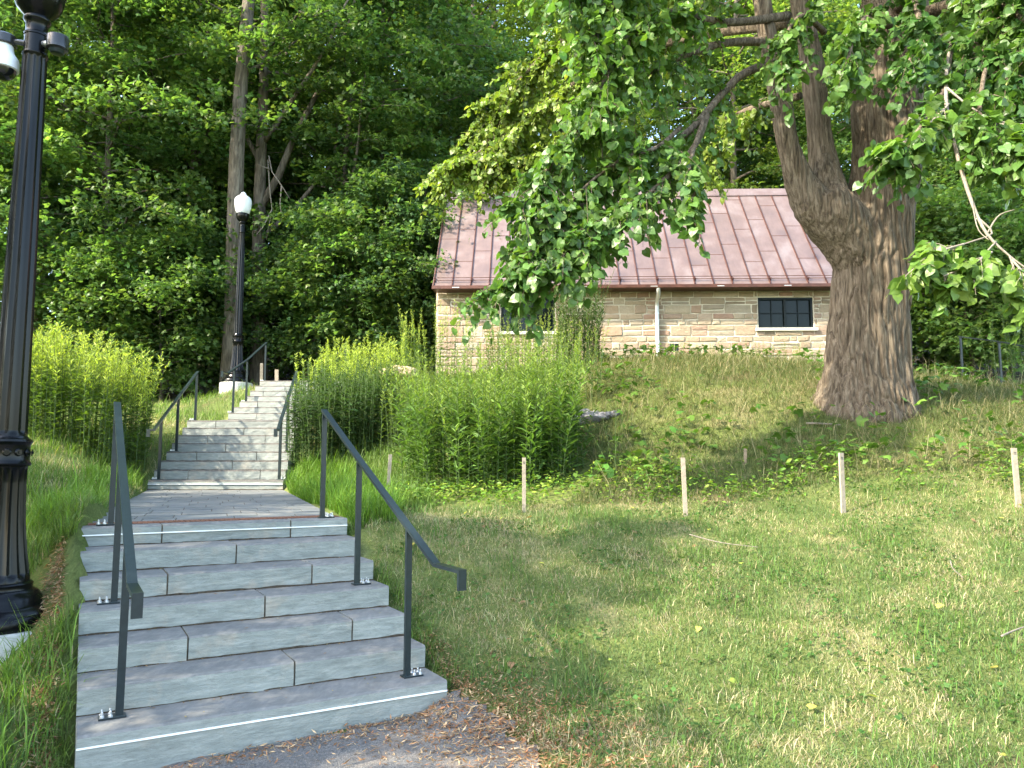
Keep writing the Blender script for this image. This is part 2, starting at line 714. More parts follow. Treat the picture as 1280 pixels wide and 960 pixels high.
POLY_STAIR = [[LA, LB, LC, LD], [LD, LC, LAND_R1, LAND_L1], [up1(0, 0), up1(0, 2.13), up1(8, 2.13), up1(8, 0)],
              [up1(8, 0), up1(8, 2.13), up2(0, 2.1), up2(0, 0)], [up2(0, 0), up2(0, 2.1), up2(7, 2.1), up2(7, 0)]]


def on_stair(xy):
    r = np.zeros(len(xy), bool)
    for p in POLY_STAIR:
        r |= in_poly(xy, p)
    return r


ASPH = [(-2.30, 4.20), (-.36, 5.34), (-.12, 5.05), (.02, 4.75), (.16, 4.4), (.24, 4.05), (.42, 3.6), (.6, 3.0), (1.1, 2.2), (2.2, 1.2), (4, .3), (6, -1), (6, -6), (-7, -6), (-5.5, 0), (-3.6, 2.5), (-2.5, 3.75)]
HOUSE = [(-2.2, 19.9), (9.9, 19.6), (10.1, 25.2), (-2.1, 25.4)]


def axis(lo_, hi_, step, far):
    a = list(np.arange(lo_, hi_ + step / 2, step))
    d = step
    while a[-1] < far:
        d *= 1.35
        a.append(a[-1] + d)
    d = step
    while a[0] > -far:
        d *= 1.35
        a.insert(0, a[0] - d)
    return np.array(a)


gx = axis(-13, 13, .09, 600)
gy = axis(.5, 21, .09, 600)
GX, GY = np.meshgrid(gx, gy)
gp = np.c_[GX.ravel(), GY.ravel()]
gz = height(gp)
near_m = (np.abs(gp[:, 0]) < 14) & (gp[:, 1] > 0) & (gp[:, 1] < 22)
inset = (on_stair(gp + [.09, 0]) & on_stair(gp - [.09, 0]) & on_stair(gp + [0, .09]) & on_stair(gp - [0, .09]))
gz[near_m & inset] -= .33
kk = ((gp - O0) @ FW) / ST
inl = near_m & in_poly(gp, [lo(0, .02), lo(0, SW - .02), lo(7.6, SW - .02), lo(7.6, .02)])
gz[inl] = np.minimum(gz[inl], Z0 + SH * np.maximum(kk[inl], 0) - .07)
for pf_, n_, z_, h_, w_ in ((up1, 8, 1.155, .1555, 2.13), (up2, 7, 2.50, .15, 2.1)):
    y0_, y1_ = pf_(0, 0)[1], pf_(n_, 0)[1]
    m_ = near_m & in_poly(gp, [pf_(0, 0), pf_(0, w_), pf_(n_, w_), pf_(n_, 0)])
    gz[m_] = np.minimum(gz[m_], z_ + h_ * np.maximum((gp[m_, 1] - y0_) / (y1_ - y0_) * n_, 0) - .07)
m_ = near_m & in_poly(gp, POLY_STAIR[1])
gz[m_] = np.minimum(gz[m_], .98)
m_ = near_m & in_poly(gp, POLY_STAIR[3])
gz[m_] = np.minimum(gz[m_], 2.3)
gz[in_poly(gp, [(-1.5, 20.3), (9.4, 20.1), (9.5, 24.6), (-1.4, 24.8)])] -= .3
nx_, ny_ = len(gx), len(gy)
ii = (np.arange(ny_ - 1)[:, None] * nx_ + np.arange(nx_ - 1)[None]).ravel()
gf = np.c_[ii, ii + 1, ii + 1 + nx_, ii + nx_]
g = link('ground', raw_mesh('ground', np.c_[gp, gz], [gf], smooth=True, mats=[M['ground']]))
tag(g, 'grassy slope of lawn, mound and forest floor', kind='structure')

# asphalt sheet
ax_, ay_ = np.arange(-7, 6.01, .06), np.arange(-6, 5.5, .06)
AX, AY = np.meshgrid(ax_, ay_)
ap = np.c_[AX.ravel(), AY.ravel()]
wob = (np.c_[fbm(ap * 5, 31, 3), fbm(ap * 5, 32, 3)] - .5) * .16
keep = in_poly(ap + wob, ASPH)
keep &= ~in_poly(ap, [lo(.1, -.3), lo(.1, SW + .05), lo(6, SW), lo(6, 0)])
idx = -np.ones(len(ap), int)
idx[keep] = np.arange(keep.sum())
na = len(ax_)
ii = (np.arange(len(ay_) - 1)[:, None] * na + np.arange(na - 1)[None]).ravel()
q = np.c_[ii, ii + 1, ii + 1 + na, ii + na]
q = idx[q]
q = q[(q >= 0).all(1)]
p = ap[keep]
a = link('path', raw_mesh('path', np.c_[p, height(p) + .014], [q], smooth=True, mats=[M['asphalt']]))
tag(a, 'old grey asphalt path at the foot of the stone steps', kind='structure')


# ------------------------------------------------------------------ stone stairs
def stone_steps(root, n, pfun, width, z0, h, depth_steps, lines=(), splits=None, last_depth=None, back=1.35, dark_edge=False):
    for k in range(n):
        mb = MB()
        A, B = pfun(k, 0), pfun(k, width)
        e = unit(B - A)
        f = np.array([-e[1], e[0]])
        dep = np.linalg.norm(pfun(k + 1, 0) - A) * back
        if k == n - 1 and last_depth:
            dep = last_depth
        cuts = [0] + sorted(splits[k]) + [width]
        z1 = z0 + h * (k + 1)
        for i in range(len(cuts) - 1):
            x0, x1 = cuts[i] + (.006 if i else 0), cuts[i + 1] - (.006 if i < len(cuts) - 2 else 0)
            dy, dz = rng.uniform(-.006, .006), rng.uniform(-.003, .003)
            top = z1 + dz
            bot = z0 + h * k - (.16 if k == 0 else .004)
            # chamfered front edge, darker on the upper flights; subdivided front so it can be uneven
            nseg = max(2, int((x1 - x0) / .09))
            xs = np.linspace(x0, x1, nseg + 1)
            V = []
            cb = .024 if dark_edge else .014
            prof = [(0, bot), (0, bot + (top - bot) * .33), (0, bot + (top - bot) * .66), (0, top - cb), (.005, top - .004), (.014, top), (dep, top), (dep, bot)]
            for j, x in enumerate(xs):
                r = rng.uniform(-.004, .004, 3)
                for ip, (yy, zz) in enumerate(prof):
                    off = r[min(ip, 2)] if ip < 4 else (r[2] * .5 if ip < 6 else 0)
                    P_ = A + e * x + f * (yy + dy + off)
                    V.append((P_[0], P_[1], zz))
            npf = len(prof)
            Fm, Fr = [], []
            for j in range(nseg):
                for ip in range(npf):
                    ip2 = (ip + 1) % npf
                    fc = (j * npf + ip, (j + 1) * npf + ip, (j + 1) * npf + ip2, j * npf + ip2)
                    (Fr if ip < 3 or ip == 6 else Fm).append(fc)
            endc = [tuple(range(npf - 1, -1, -1)), tuple(nseg * npf + q_ for q_ in range(npf))]
            base = mb.n
            mb.V.append(np.array(V))
            for fc in Fr + endc:
                mb.F.append([int(q_) + base for q_ in fc])
                mb.M.append(0)
            for fc in Fm:
                mb.F.append([int(q_) + base for q_ in fc])
                mb.M.append(5 if dark_edge and fc[0] % npf == 3 else 1)
            mb.n += len(V)
            if i:                          # joint filler
                P0 = A + e * cuts[i]
                J = [P0 + e * s_ * .0065 + f * y_ for s_ in (-1, 1) for y_ in (.014, dep - .01)]
                zz = top - .006
                mb.add([(*J[0], bot), (*J[2], bot), (*J[3], bot), (*J[1], bot), (*J[0], zz), (*J[2], zz), (*J[3], zz), (*J[1], zz)],
                       [(0, 1, 5, 4), (1, 2, 6, 5), (2, 3, 7, 6), (3, 0, 4, 7), (4, 5, 6, 7)], 2)
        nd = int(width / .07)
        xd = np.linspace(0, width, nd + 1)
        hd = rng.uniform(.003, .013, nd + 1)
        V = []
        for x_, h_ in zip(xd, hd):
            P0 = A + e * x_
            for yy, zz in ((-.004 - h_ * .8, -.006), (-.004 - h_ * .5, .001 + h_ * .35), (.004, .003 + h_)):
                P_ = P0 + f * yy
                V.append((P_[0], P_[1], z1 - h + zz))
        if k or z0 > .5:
            mb.add(V, [(j * 3 + c_, j * 3 + 3 + c_, j * 3 + 4 + c_, j * 3 + 1 + c_) for j in range(nd) for c_ in (0, 1)], 4)  # uneven dark brown fillet along the foot of the riser
        if k in lines:
            zl = z1 - h * .42
            P0, P1 = A - f * .0135, B - f * .0135
            P2, P3 = B + f * .002, A + f * .002
            t_ = .0042
            mb.add([(*P0, zl - t_), (*P1, zl - t_), (*P2, zl - t_), (*P3, zl - t_), (*P0, zl + t_), (*P1, zl + t_), (*P2, zl + t_), (*P3, zl + t_)],
                   [(0, 1, 5, 4), (4, 5, 6, 7), (0, 3, 2, 1), (1, 2, 6, 5), (3, 0, 4, 7)], 3)
        mb.build('step', [M['riser'], M['tread'], M['joint'], M['chalk'], M['dark_fillet'], M['dark_edge']], root)


st1 = tag(empty('stone_staircase'), 'lower flight of seven shaded blue grey slate steps rising from the asphalt path', 'staircase')
sp1 = [[], [1.22], [.62, 1.72], [1.18], [.56, 1.62], [1.1], [.58, 1.62]]
stone_steps(st1, 7, lo, SW, Z0, SH, ST, lines=(0, 6), splits=sp1, last_depth=.2)
z7 = Z0 + 7 * SH
# rusty ribbed strip behind the top nosing
mb = MB()
A = lo(6, 0)
for i in range(52):
    x0, x1 = .01 + i * .0407, .01 + i * .0407 + .034
    P_ = [A + RT * x0 + FW * .20, A + RT * x1 + FW * .20, A + RT * x1 + FW * .40, A + RT * x0 + FW * .40]
    zt = z7 + .006
    mb.add([(*c_, zt - .04) for c_ in P_] + [(*c_, zt) for c_ in P_], [(4, 5, 6, 7), (0, 1, 5, 4), (1, 2, 6, 5), (2, 3, 7, 6), (3, 0, 4, 7)])
P_ = [A + RT * 0 + FW * .202, A + RT * SW + FW * .202, A + RT * SW + FW * .403, A + FW * .403]
mb.add([(*c_, z7 - .06) for c_ in P_] + [(*c_, z7 - .004) for c_ in P_], [(4, 5, 6, 7), (0, 1, 5, 4), (1, 2, 6, 5), (2, 3, 7, 6), (3, 0, 4, 7)])
mb.build('ribbed_strip', M['rust'], st1)

st2 = tag(empty('stone_staircase'), 'long upper flight of pale slate steps climbing in sunlight towards the dark forest', 'staircase')
sp2 = [[], [.55, 1.72], [1.2], [.52, 1.55], [.95], [.55, 1.6], [1.15], [.55]]
stone_steps(st2, 8, up1, 2.13, 1.155, .1555, .36, lines=(0,), splits=sp2, last_depth=.55, dark_edge=True)
sp3 = [[.6], [1.25], [.4, 1.3], [.9], [.3], [.7], [1.0]]
stone_steps(st2, 7, up2, 2.1, 2.50, .15, .33, splits=sp3, last_depth=1.6, dark_edge=True)


def pavers(name, quad, z0, z1, rows, label):
    """coursed slate pavers in the quad (near-left, near-right, far-right, far-left)"""
    A, B, C_, D = [np.array(q_) for q_ in quad]
    mb = MB()
    for r in range(rows):
        t0, t1 = r / rows, (r + 1) / rows
        cuts = [0]
        while cuts[-1] < .99:
            nxt = cuts[-1] + rng.uniform(.12, .3)
            cuts.append(1.0 if nxt > .9 else nxt)
        for i in range(len(cuts) - 1):
            zt = rng.uniform(-.002, .002)
            g_ = .0022
            P_ = []
            for s_, t_ in ((cuts[i] + g_, t0 + .018 / rows * 2), (cuts[i + 1] - g_, t0 + .018 / rows * 2), (cuts[i + 1] - g_, t1 - .018 / rows * 2), (cuts[i] + g_, t1 - .018 / rows * 2)):
                L_ = A + (D - A) * t_
                R_ = B + (C_ - B) * t_
                P_.append((*(L_ + (R_ - L_) * s_), z0 + (z1 - z0) * t_ + zt))
            P_ = np.array(P_)
            mb.add(np.r_[P_ - [0, 0, .05], P_], [(4, 5, 6, 7), (0, 1, 5, 4), (1, 2, 6, 5), (2, 3, 7, 6), (3, 0, 4, 7)], 0)
    P_ = np.array([(*A, z0 - .008), (*B, z0 - .008), (*C_, z1 - .008), (*D, z1 - .008)])
    mb.add(np.r_[P_ - [0, 0, .15], P_], [(4, 5, 6, 7), (0, 1, 5, 4), (1, 2, 6, 5), (2, 3, 7, 6), (3, 0, 4, 7)], 1)
    o = mb.build(name, [M['paver'], M['joint']])
    tag(o, label, kind='structure')
    return o


e0 = .406
pavers('paving', (lo(6, 0) + FW * e0, lo(6, SW) + FW * e0, LAND_R1 + [0, .012], LAND_L1 + [0, .012]), z7 - .002, 1.155, 17, 'slate paved landing between the two flights of steps')
a8, b8 = up1(7, 0) + UF * .56, up1(7, 2.13) + UF * .56
pavers('paving', (a8, b8, up2(0, 2.1), up2(0, 0)), 1.155 + 8 * .1555 - .002, 2.502, 4, 'small slate paved landing within the upper steps')


# ------------------------------------------------------------------ handrails
def handrail(label, posts, ext, side, sc_=1.0, drop=.11, pl=1):
    """posts: list of (base xyz, top z); ext: list of extra rail points at the low end, then the drop"""
    root = tag(empty('handrail', posts[0][0]), label, 'handrail')
    o0 = np.array(posts[0][0], float)
    s3 = np.array([side[0], side[1], 0.0])
    f3 = np.array([-side[1], side[0], 0.0])
    w = .042 * sc_
    for (b_, tz) in posts:
        b_ = np.array(b_, float) - o0
        tz_ = tz - o0[2]
        mb = MB()
        mb.sweep([b_ + [0, 0, .012], np.array([b_[0], b_[1], tz_])], s3, w, w * .62)
        po = mb.build('post', M['rail'], root)
        mb = MB()

        def xf(V, b_=b_):
            return b_ + V[:, :1] * pl * s3 + V[:, 1:2] * f3 + V[:, 2:] * np.array([0, 0, 1])
        mb.box(-.035, .105, -.04, .04, .0015, .012, 0, .002, xf)
        mb.build('base_plate', M['rail'], po)
        for bx, by in ((.045, -.022), (.088, .022), (.088, -.022), (.045, .022)):
            mb = MB()
            cc = b_ + bx * pl * s3 + by * f3
            mb.lathe([(.013, .012), (.013, .020), (.009, .024), (.0055, .025), (.0055, .042), (.003, .046)], 8, 0, cc)
            mb.build('bolt', M['zinc'], po)
    hi = np.array([posts[-1][0][0], posts[-1][0][1], posts[-1][1] + .010]) - o0
    pts = [hi + f3 * .03] + [np.array([p_[0][0], p_[0][1], p_[1] + .010]) - o0 for p_ in posts[::-1][1:]]
    for q_ in ext:
        pts.append(np.array(q_, float) - o0)
    lastp = pts[-1].copy()
    pts.append(lastp - [0, 0, drop])
    mb = MB()
    mb.sweep(pts, s3, .052 * sc_, .022 * sc_)
    mb.build('rail', M['rail'], root)
    return root


def rail_run(label, pf, ks, w, zf, top, extk, side, fdir, lev=.28, sc_=1.0):
    pl = -1 if w < 1 else 1
    posts = []
    for k in ks:
        b_ = pf(k, w)
        posts.append(((b_[0], b_[1], zf(k)), zf(k) + top))
    # slope continues one tread past the lowest post, then runs level and drops
    P0 = np.array([*posts[0][0][:2], posts[0][1] + .010])
    P1 = np.array([*posts[1][0][:2], posts[1][1] + .010])
    d = (P0 - P1) / np.linalg.norm((P0 - P1)[:2])
    E1 = P0 + d * extk
    E2 = E1 - np.array([fdir[0], fdir[1], 0]) * lev
    return handrail(label, posts, [E1, E2], side, sc_, pl=pl)


zl = lambda k: Z0 + SH * (math.floor(k + 1e-6) + 1)
rail_run('dark steel handrail beside the near lamp post, end turned down over the lowest step', lo, [.68, 3.62, 6.35], .21, zl, .98, .46, RT, FW, .36)
rail_run('dark steel handrail on the lawn side of the lower steps, end turned down over grass', lo, [.55, 3.5, 6.3], SW - .2, zl, .98, .46, RT, FW, .36)
zu = lambda k: 1.155 + .1555 * (math.floor(k + 1e-6) + 1)
rail_run('grey steel handrail with three posts beside the sunny grass of the upper steps', up1, [.5, 3.5, 7.4], .12, zu, .95, .45, np.array([1., 0]), UF)
rail_run('grey steel handrail of the upper steps half hidden by dark leafy stalks', up1, [.5, 3.5, 7.4], 2.05, zu, .95, .45, np.array([1., 0]), UF)
zv = lambda k: 2.50 + .15 * (math.floor(k + 1e-6) + 1)
rail_run('grey steel handrail in front of the far lamp post at the top of the steps', up2, [.3, 2.7, 6.5], .06, zv, .95, .4, np.array([1., 0]), np.array([0, 1.]))
rail_run('grey steel handrail at the top of the steps rising out of the goldenrod', up2, [.3, 2.7, 6.5], 2.0, zv, .95, .4, np.array([1., 0]), np.array([0, 1.]))

# ------------------------------------------------------------------ lamp posts
def lamp_post(loc, label):
    root = tag(empty('street_lamp', loc), label, 'lamp post')
    mb = MB()
    mb.lathe([(.425, -.5), (.425, -.03), (.415, -.006), (.40, 0)], 40)
    mb.build('concrete_footing', M['concrete'], root, auto=.7)
    mb = MB()
    mb.lathe([(.355, .002), (.358, .012), (.358, .085), (.345, .10), (.335, .105), (.315, .125), (.285, .13), (.268, .145), (.262, .19), (.235, .235), (.205, .25), (.20, .27), (.205, .285), (.188, .30)], 64)
    mb.build('base', M['iron'], root, auto=.8)
    mb = MB()
    prof = [(.182, .295, 0), (.180, .33, .0), (.178, .345, .017)]
    for i in range(9):
        t = i / 8
        prof.append((.176 - .052 * (1 - (1 - t) ** 2.2), .36 + .70 * t, .017))
    prof += [(.124, 1.075, .0), (.126, 1.09, 0)]
    mb.lathe(prof, 128, 0, (0, 0, 0), 16)
    mb.build('fluted_base_column', M['iron'], root, auto=.9)
    mb = MB()
    mb.lathe([(.126, 1.088), (.142, 1.095), (.146, 1.108), (.138, 1.122), (.134, 1.135), (.134, 1.235), (.139, 1.245), (.148, 1.26), (.145, 1.275), (.125, 1.285), (.112, 1.30)], 48)
    for i in range(12):                      # rosettes round the collar
        a = 2 * pi * i / 12
        c_ = np.array([.137 * cos(a), .137 * sin(a), 1.185])
        for rr, dx in ((.028, 0), (.012, .006)):
            th = np.arange(8) * 2 * pi / 8
            t_ = np.array([-sin(a), cos(a), 0])
            o_ = np.array([cos(a), sin(a), 0])
            V = [c_ + rr * (t_ * cos(q_) + np.array([0, 0, 1]) * sin(q_)) + o_ * (.002 + dx * .2) for q_ in th] + [c_ + rr * .7 * (t_ * cos(q_) + np.array([0, 0, 1]) * sin(q_)) + o_ * (.010 + dx) for q_ in th]
            mb.add(V, [(j, (j + 1) % 8, 8 + (j + 1) % 8, 8 + j) for j in range(8)] + [tuple(range(8, 16))])
    mb.build('collar', M['iron'], root, auto=.7)
    mb = MB()
    prof = [(.112, 1.29, 0), (.110, 1.31, 0), (.109, 1.325, .011)]
    for i in range(6):
        prof.append((.109 - .029 * i / 5, 1.34 + 2.74 * i / 5, .011 - .002 * i / 5))
    prof += [(.080, 4.100, 0), (.084, 4.105, 0), (.084, 4.120, 0), (.078, 4.125, 0)]
    mb.lathe(prof, 96, 0, (0, 0, 0), 12)
    mb.build('shaft', M['iron'], root, auto=.9)
    mb = MB()
    mb.lathe([(.077, 4.120), (.077, 4.250), (.082, 4.255), (.082, 4.270), (.077, 4.275), (.073, 4.290), (.073, 4.350), (.085, 4.365), (.092, 4.380), (.088, 4.395), (.082, 4.405), (.10, 4.425), (.135, 4.460), (.158, 4.510), (.168, 4.560), (.170, 4.600), (.178, 4.605), (.178, 4.625), (.16, 4.630)], 48)
    mb.build('capital', M['iron'], root, auto=.7)
    mb = MB()
    mb.lathe([(.150, 4.628), (.165, 4.640), (.19, 4.720), (.212, 4.820), (.226, 4.920), (.226, 5.000), (.205, 5.065), (.16, 5.110), (.11, 5.135), (.085, 5.160), (.08, 5.185), (.06, 5.220), (.02, 5.250)], 48)
    mb.build('glass_globe', M['globe'], root, smooth=True)
    return root


L1 = np.array([-3.53, 5.4, .45])
lamp1 = lamp_post(L1, 'near black fluted lamp post carrying the security camera, cropped by the picture edge')
L2 = at(295.5, 479, 19.5)
lamp2 = copy_tree(lamp1)
lamp2.scale = (.96, .96, .96)
lamp2.location = L2
lamp2['label'] = 'far black lamp post with white acorn globe before a tall straight trunk'
for o in lamp1, lamp2:
    o['group'] = 'black cast iron lamp posts'

sc_root = tag(empty('security_camera', L1 + [0, 0, 4.20]), 'white dome security camera hung from the near lamp post', 'camera')
mb = MB()
mb.tube([(-.075, -.01, 0), (-.16, -.02, .01), (-.2, -.02, .015)], .022, 10)
mb.lathe([(.075, -.02), (.082, -.015), (.082, .045), (.07, .055)], 24, 0, (-.22, -.02, 0))
mb.build('bracket', M['black_plastic'], sc_root, auto=.6)
mb = MB()
mb.lathe([(.055, -.015), (.062, -.03), (.066, -.07), (.072, -.085), (.098, -.12), (.104, -.15), (.104, -.205), (.098, -.21)], 32, 0, (-.22, -.02, 0))
mb.build('housing', M['white_plastic'], sc_root, auto=.7)
mb = MB()
mb.lathe([(.090, -.205)] + [(.088 * cos(t), -.212 - .075 * sin(t)) for t in np.linspace(0, 1.5, 8)], 28, 0, (-.22, -.02, 0))
mb.build('dome', M['lens'], sc_root, smooth=True)
sp_root = tag(empty('loudspeaker', L1 + [0, 0, 4.18]), 'small black round loudspeaker bracketed to the near lamp post', 'speaker')
mb = MB()
mb.tube([(.07, -.02, .01), (.12, -.03, .01)], .024, 10)
mb.build('bracket', M['zinc'], sp_root, smooth=True)
mb = MB()
mb.lathe([(.06, -.06), (.072, -.05), (.076, .035), (.07, .045), (.02, .05)], 28, 0, (.185, -.04, .01))
mb.build('body', M['black_plastic'], sp_root, auto=.7)
mb = MB()
mb.lathe([(.03, -.088), (.042, -.085), (.05, -.07), (.056, -.058)], 24, 0, (.185, -.04, .01))
mb.build('lens_ring', M['rail'], sp_root, auto=.7)

# ------------------------------------------------------------------ stone house
HO = np.array([-1.99, 20.0, 0.0])
HYAW = -R(1.5)
HL, HD = 11.5, 4.9
ZB, ZS = 3.3, at(700, 366, 20)[2]
house = tag(empty('stone_house', (HO[0], HO[1], 0), HYAW), 'small stone cottage with a seamed brown copper roof behind the grassy mound', 'house')
zr0 = ZS + .08
SL = math.tan(R(50.5))
RID_Y = HD / 2
EO = .42
ridge_z = zr0 + (RID_Y + EO) * SL
WIN = [(1.70, 3.12, at(660, 415, 20)[2], at(660, 372, 20)[2]), (8.43, 9.86, at(975, 412, 20)[2], at(975, 374, 20)[2])]
VENT = (6.12, 6.34, 4.50, 4.70)
mb = MB()
# backing wall round the openings
xs = [0.0]
for (x0, x1, z0, z1) in WIN:
    xs += [x0, x1]
xs.append(HL)
for i in range(len(xs) - 1):
    if i % 2 == 0:
        mb.box(xs[i], xs[i + 1], .004, .35, ZB, ZS + .1, 0)
    else:
        w_ = WIN[i // 2]
        mb.box(xs[i], xs[i + 1], .005, .349, ZB, w_[2], 0)
        mb.box(xs[i], xs[i + 1], .005, .349, w_[3], ZS + .098, 0)
mb.box(.02, .35, .351, HD - .35, ZB, ZS + .1)
mb.box(HL - .35, HL - .02, .351, HD - .35, ZB, ZS + .1)
mb.box(0, HL, HD - .35, HD, ZB, ZS + .1)
for x0, x1 in ((.02, .35), (HL - .35, HL - .02)):
    V = [(x0, .05, ZS + .1), (x0, HD - .05, ZS + .1), (x0, RID_Y, ridge_z - .45), (x1, .05, ZS + .1), (x1, HD - .05, ZS + .1), (x1, RID_Y, ridge_z - .45)]
    mb.add(V, [(0, 2, 1), (3, 4, 5), (0, 3, 5, 2), (1, 2, 5, 4), (0, 1, 4, 3)])
wall = mb.build('wall', M['mortar'], house)


def rubble(length, z0, z1, holes, top_fn=None):
    """irregular coursed stones as (x0,x1,z0,z1)"""
    out = []
    z = z0
    while z < z1 - .03:
        hh = rng.choice([.12, .155, .19, .235, .29], p=[.2, .27, .25, .18, .1])
        if z + hh > z1 - .05:
            hh = z1 - z
        x = 0
        while x < length:
            w = rng.uniform(.18, .66) * (1.15 if hh > .18 else 1)
            if x + w > length - .12:
                w = length - x
            if hh > .16 and rng.random() < .28:
                s_ = rng.uniform(.4, .6)
                out += [(x, x + w, z, z + hh * s_), (x, x + w, z + hh * s_, z + hh)]
            else:
                out.append((x, x + w, z, z + hh))
            x += w
        z += hh
    res = []
    for (a, b, c, d) in out:
        pieces = [(a, b, c, d)]
        for (hx0, hx1, hz0, hz1) in holes:
            nxt = []
            for (a_, b_, c_, d_) in pieces:
                if b_ <= hx0 or a_ >= hx1 or d_ <= hz0 or c_ >= hz1:
                    nxt.append((a_, b_, c_, d_))
                    continue
                if a_ < hx0:
                    nxt.append((a_, hx0, c_, d_))
                if b_ > hx1:
                    nxt.append((hx1, b_, c_, d_))
                m0, m1 = max(a_, hx0), min(b_, hx1)
                if c_ < hz0:
                    nxt.append((m0, m1, c_, hz0))
                if d_ > hz1:
                    nxt.append((m0, m1, hz1, d_))
            pieces = nxt
        for (a_, b_, c_, d_) in pieces:
            if b_ - a_ > .03 and d_ - c_ > .03 and (top_fn is None or d_ < top_fn((a_ + b_) / 2)):
                res.append((a_, b_, c_, d_))
    return res


mb = MB()


def stone_add(mb, s, place):
    a, b, c, d = s
    g_ = rng.uniform(.008, .018)
    a, b, c, d = a + g_, b - g_, c + g_ * .9, d - g_ * .9
    if b - a < .03 or d - c < .03:
        return
    bv = .016
    pr = rng.uniform(.006, .030)
    j = lambda s_=.012: rng.uniform(-s_, s_)
    o_ = [(a + j(), c + j()), ((a + b) / 2 + j(), c + j(.008)), (b + j(), c + j()), (b + j(.008), (c + d) / 2), (b + j(), d + j()), ((a + b) / 2 + j(), d + j(.008)), (a + j(), d + j()), (a + j(.008), (c + d) / 2)]
    cx, cz = (a + b) / 2, (c + d) / 2
    V = [(x, .03, z) for x, z in o_] + [(x, -pr * .55, z) for x, z in o_]
    V += [(x + bv * np.sign(cx - x) * (abs(cx - x) > .02), -pr + j(.004), z + bv * np.sign(cz - z) * (abs(cz - z) > .02)) for x, z in o_]
    V.append((cx, -pr - rng.uniform(0, .008), cz))
    F = [(q_, (q_ + 1) % 8, 8 + (q_ + 1) % 8, 8 + q_) for q_ in range(8)] + [(8 + q_, 8 + (q_ + 1) % 8, 16 + (q_ + 1) % 8, 16 + q_) for q_ in range(8)] + [(16 + q_, 16 + (q_ + 1) % 8, 24) for q_ in range(8)]
    mb.add(place(np.array(V)), F)


holes = [(w_[0] - .01, w_[1] + .01, w_[2] - .085, w_[3] + .01) for w_ in WIN] + [VENT]
for s in rubble(HL, ZB, ZS + .06, holes):
    stone_add(mb, s, lambda V: V)
for s in rubble(HD, ZB, ridge_z - .5, [], lambda y: ridge_z - .35 - abs(y - RID_Y) * SL):
    stone_add(mb, s, lambda V: np.c_[V[:, 1] - .0, HD - V[:, 0], V[:, 2]])
for s in rubble(HD, ZB, ridge_z - .5, [], lambda y: ridge_z - .35 - abs(y - RID_Y) * SL):
    stone_add(mb, s, lambda V: np.c_[HL - V[:, 1], V[:, 0], V[:, 2]])
mb.build('stone_facing', M['stone'], wall)

# roof
rx0, rx1 = -.07, HL + .07
mb = MB()
th = .09
nrm = unit([0, -SL, 1])
sec = [(-EO, zr0), (RID_Y, ridge_z), (HD + EO, zr0), (HD + EO, zr0 - th), (RID_Y, ridge_z - th * 1.6), (-EO, zr0 - th)]
V = [(x, y, z) for x in (rx0, rx1) for (y, z) in sec]
mb.add(V, [(0, 1, 7, 6), (1, 2, 8, 7), (2, 3, 9, 8), (3, 4, 10, 9), (4, 5, 11, 10), (5, 0, 6, 11), (0, 5, 4, 1), (1, 4, 3, 2), (6, 7, 10, 11), (7, 8, 9, 10)])
sd = unit(np.array([0, 1, SL]))
sn = np.array([0, -sd[2], sd[1]])
Ls = math.hypot(RID_Y + EO, ridge_z - zr0)
nseam = 25
pitch_x = (rx1 - rx0 - .06) / (nseam - 1)


def slope_box(mb, x0, x1, s0, s1, h0, h1, m=0):
    o_ = np.array([0, -EO, zr0])
    V = []
    for h_ in (h0, h1):
        for (x, s_) in ((x0, s0), (x1, s0), (x1, s1), (x0, s1)):
            V.append(o_ + sd * s_ + sn * h_ + np.array([x, 0, 0]))
    mb.add(V, [(3, 2, 1, 0), (4, 5, 6, 7), (0, 1, 5, 4), (1, 2, 6, 5), (2, 3, 7, 6), (3, 0, 4, 7)], m)


for i in range(nseam):
    x = rx0 + .03 + i * pitch_x
    slope_box(mb, x - .011, x + .011, .015, Ls - .02, -.01, .036, 1)
    if i < nseam - 1:
        s_ = .6 + 1.3 * ((i * .37) % 1.0)
        while s_ < Ls - .3:
            slope_box(mb, x + .013, x + pitch_x - .013, s_, s_ + .018, -.01, .004, 1)
            s_ += 1.55
roof = mb.build('roof', [M['roof'], M['copper']], house)
mb = MB()
V = []
for x in (rx0 - .02, rx1 + .02):
    V += [(x, RID_Y - .17, ridge_z - .17 * SL + .045), (x, RID_Y - .16, ridge_z - .16 * SL + .075), (x, RID_Y - .02, ridge_z + .10), (x, RID_Y + .02, ridge_z + .10), (x, RID_Y + .16, ridge_z - .16 * SL + .075), (x, RID_Y + .17, ridge_z - .17 * SL + .045)]
mb.add(V, [(0, 1, 7, 6), (1, 2, 8, 7), (2, 3, 9, 8), (3, 4, 10, 9), (4, 5, 11, 10), (5, 0, 6, 11), (0, 5, 4, 3, 2, 1), (6, 7, 8, 9, 10, 11)])
mb.build('ridge_cap', M['roof'], roof)
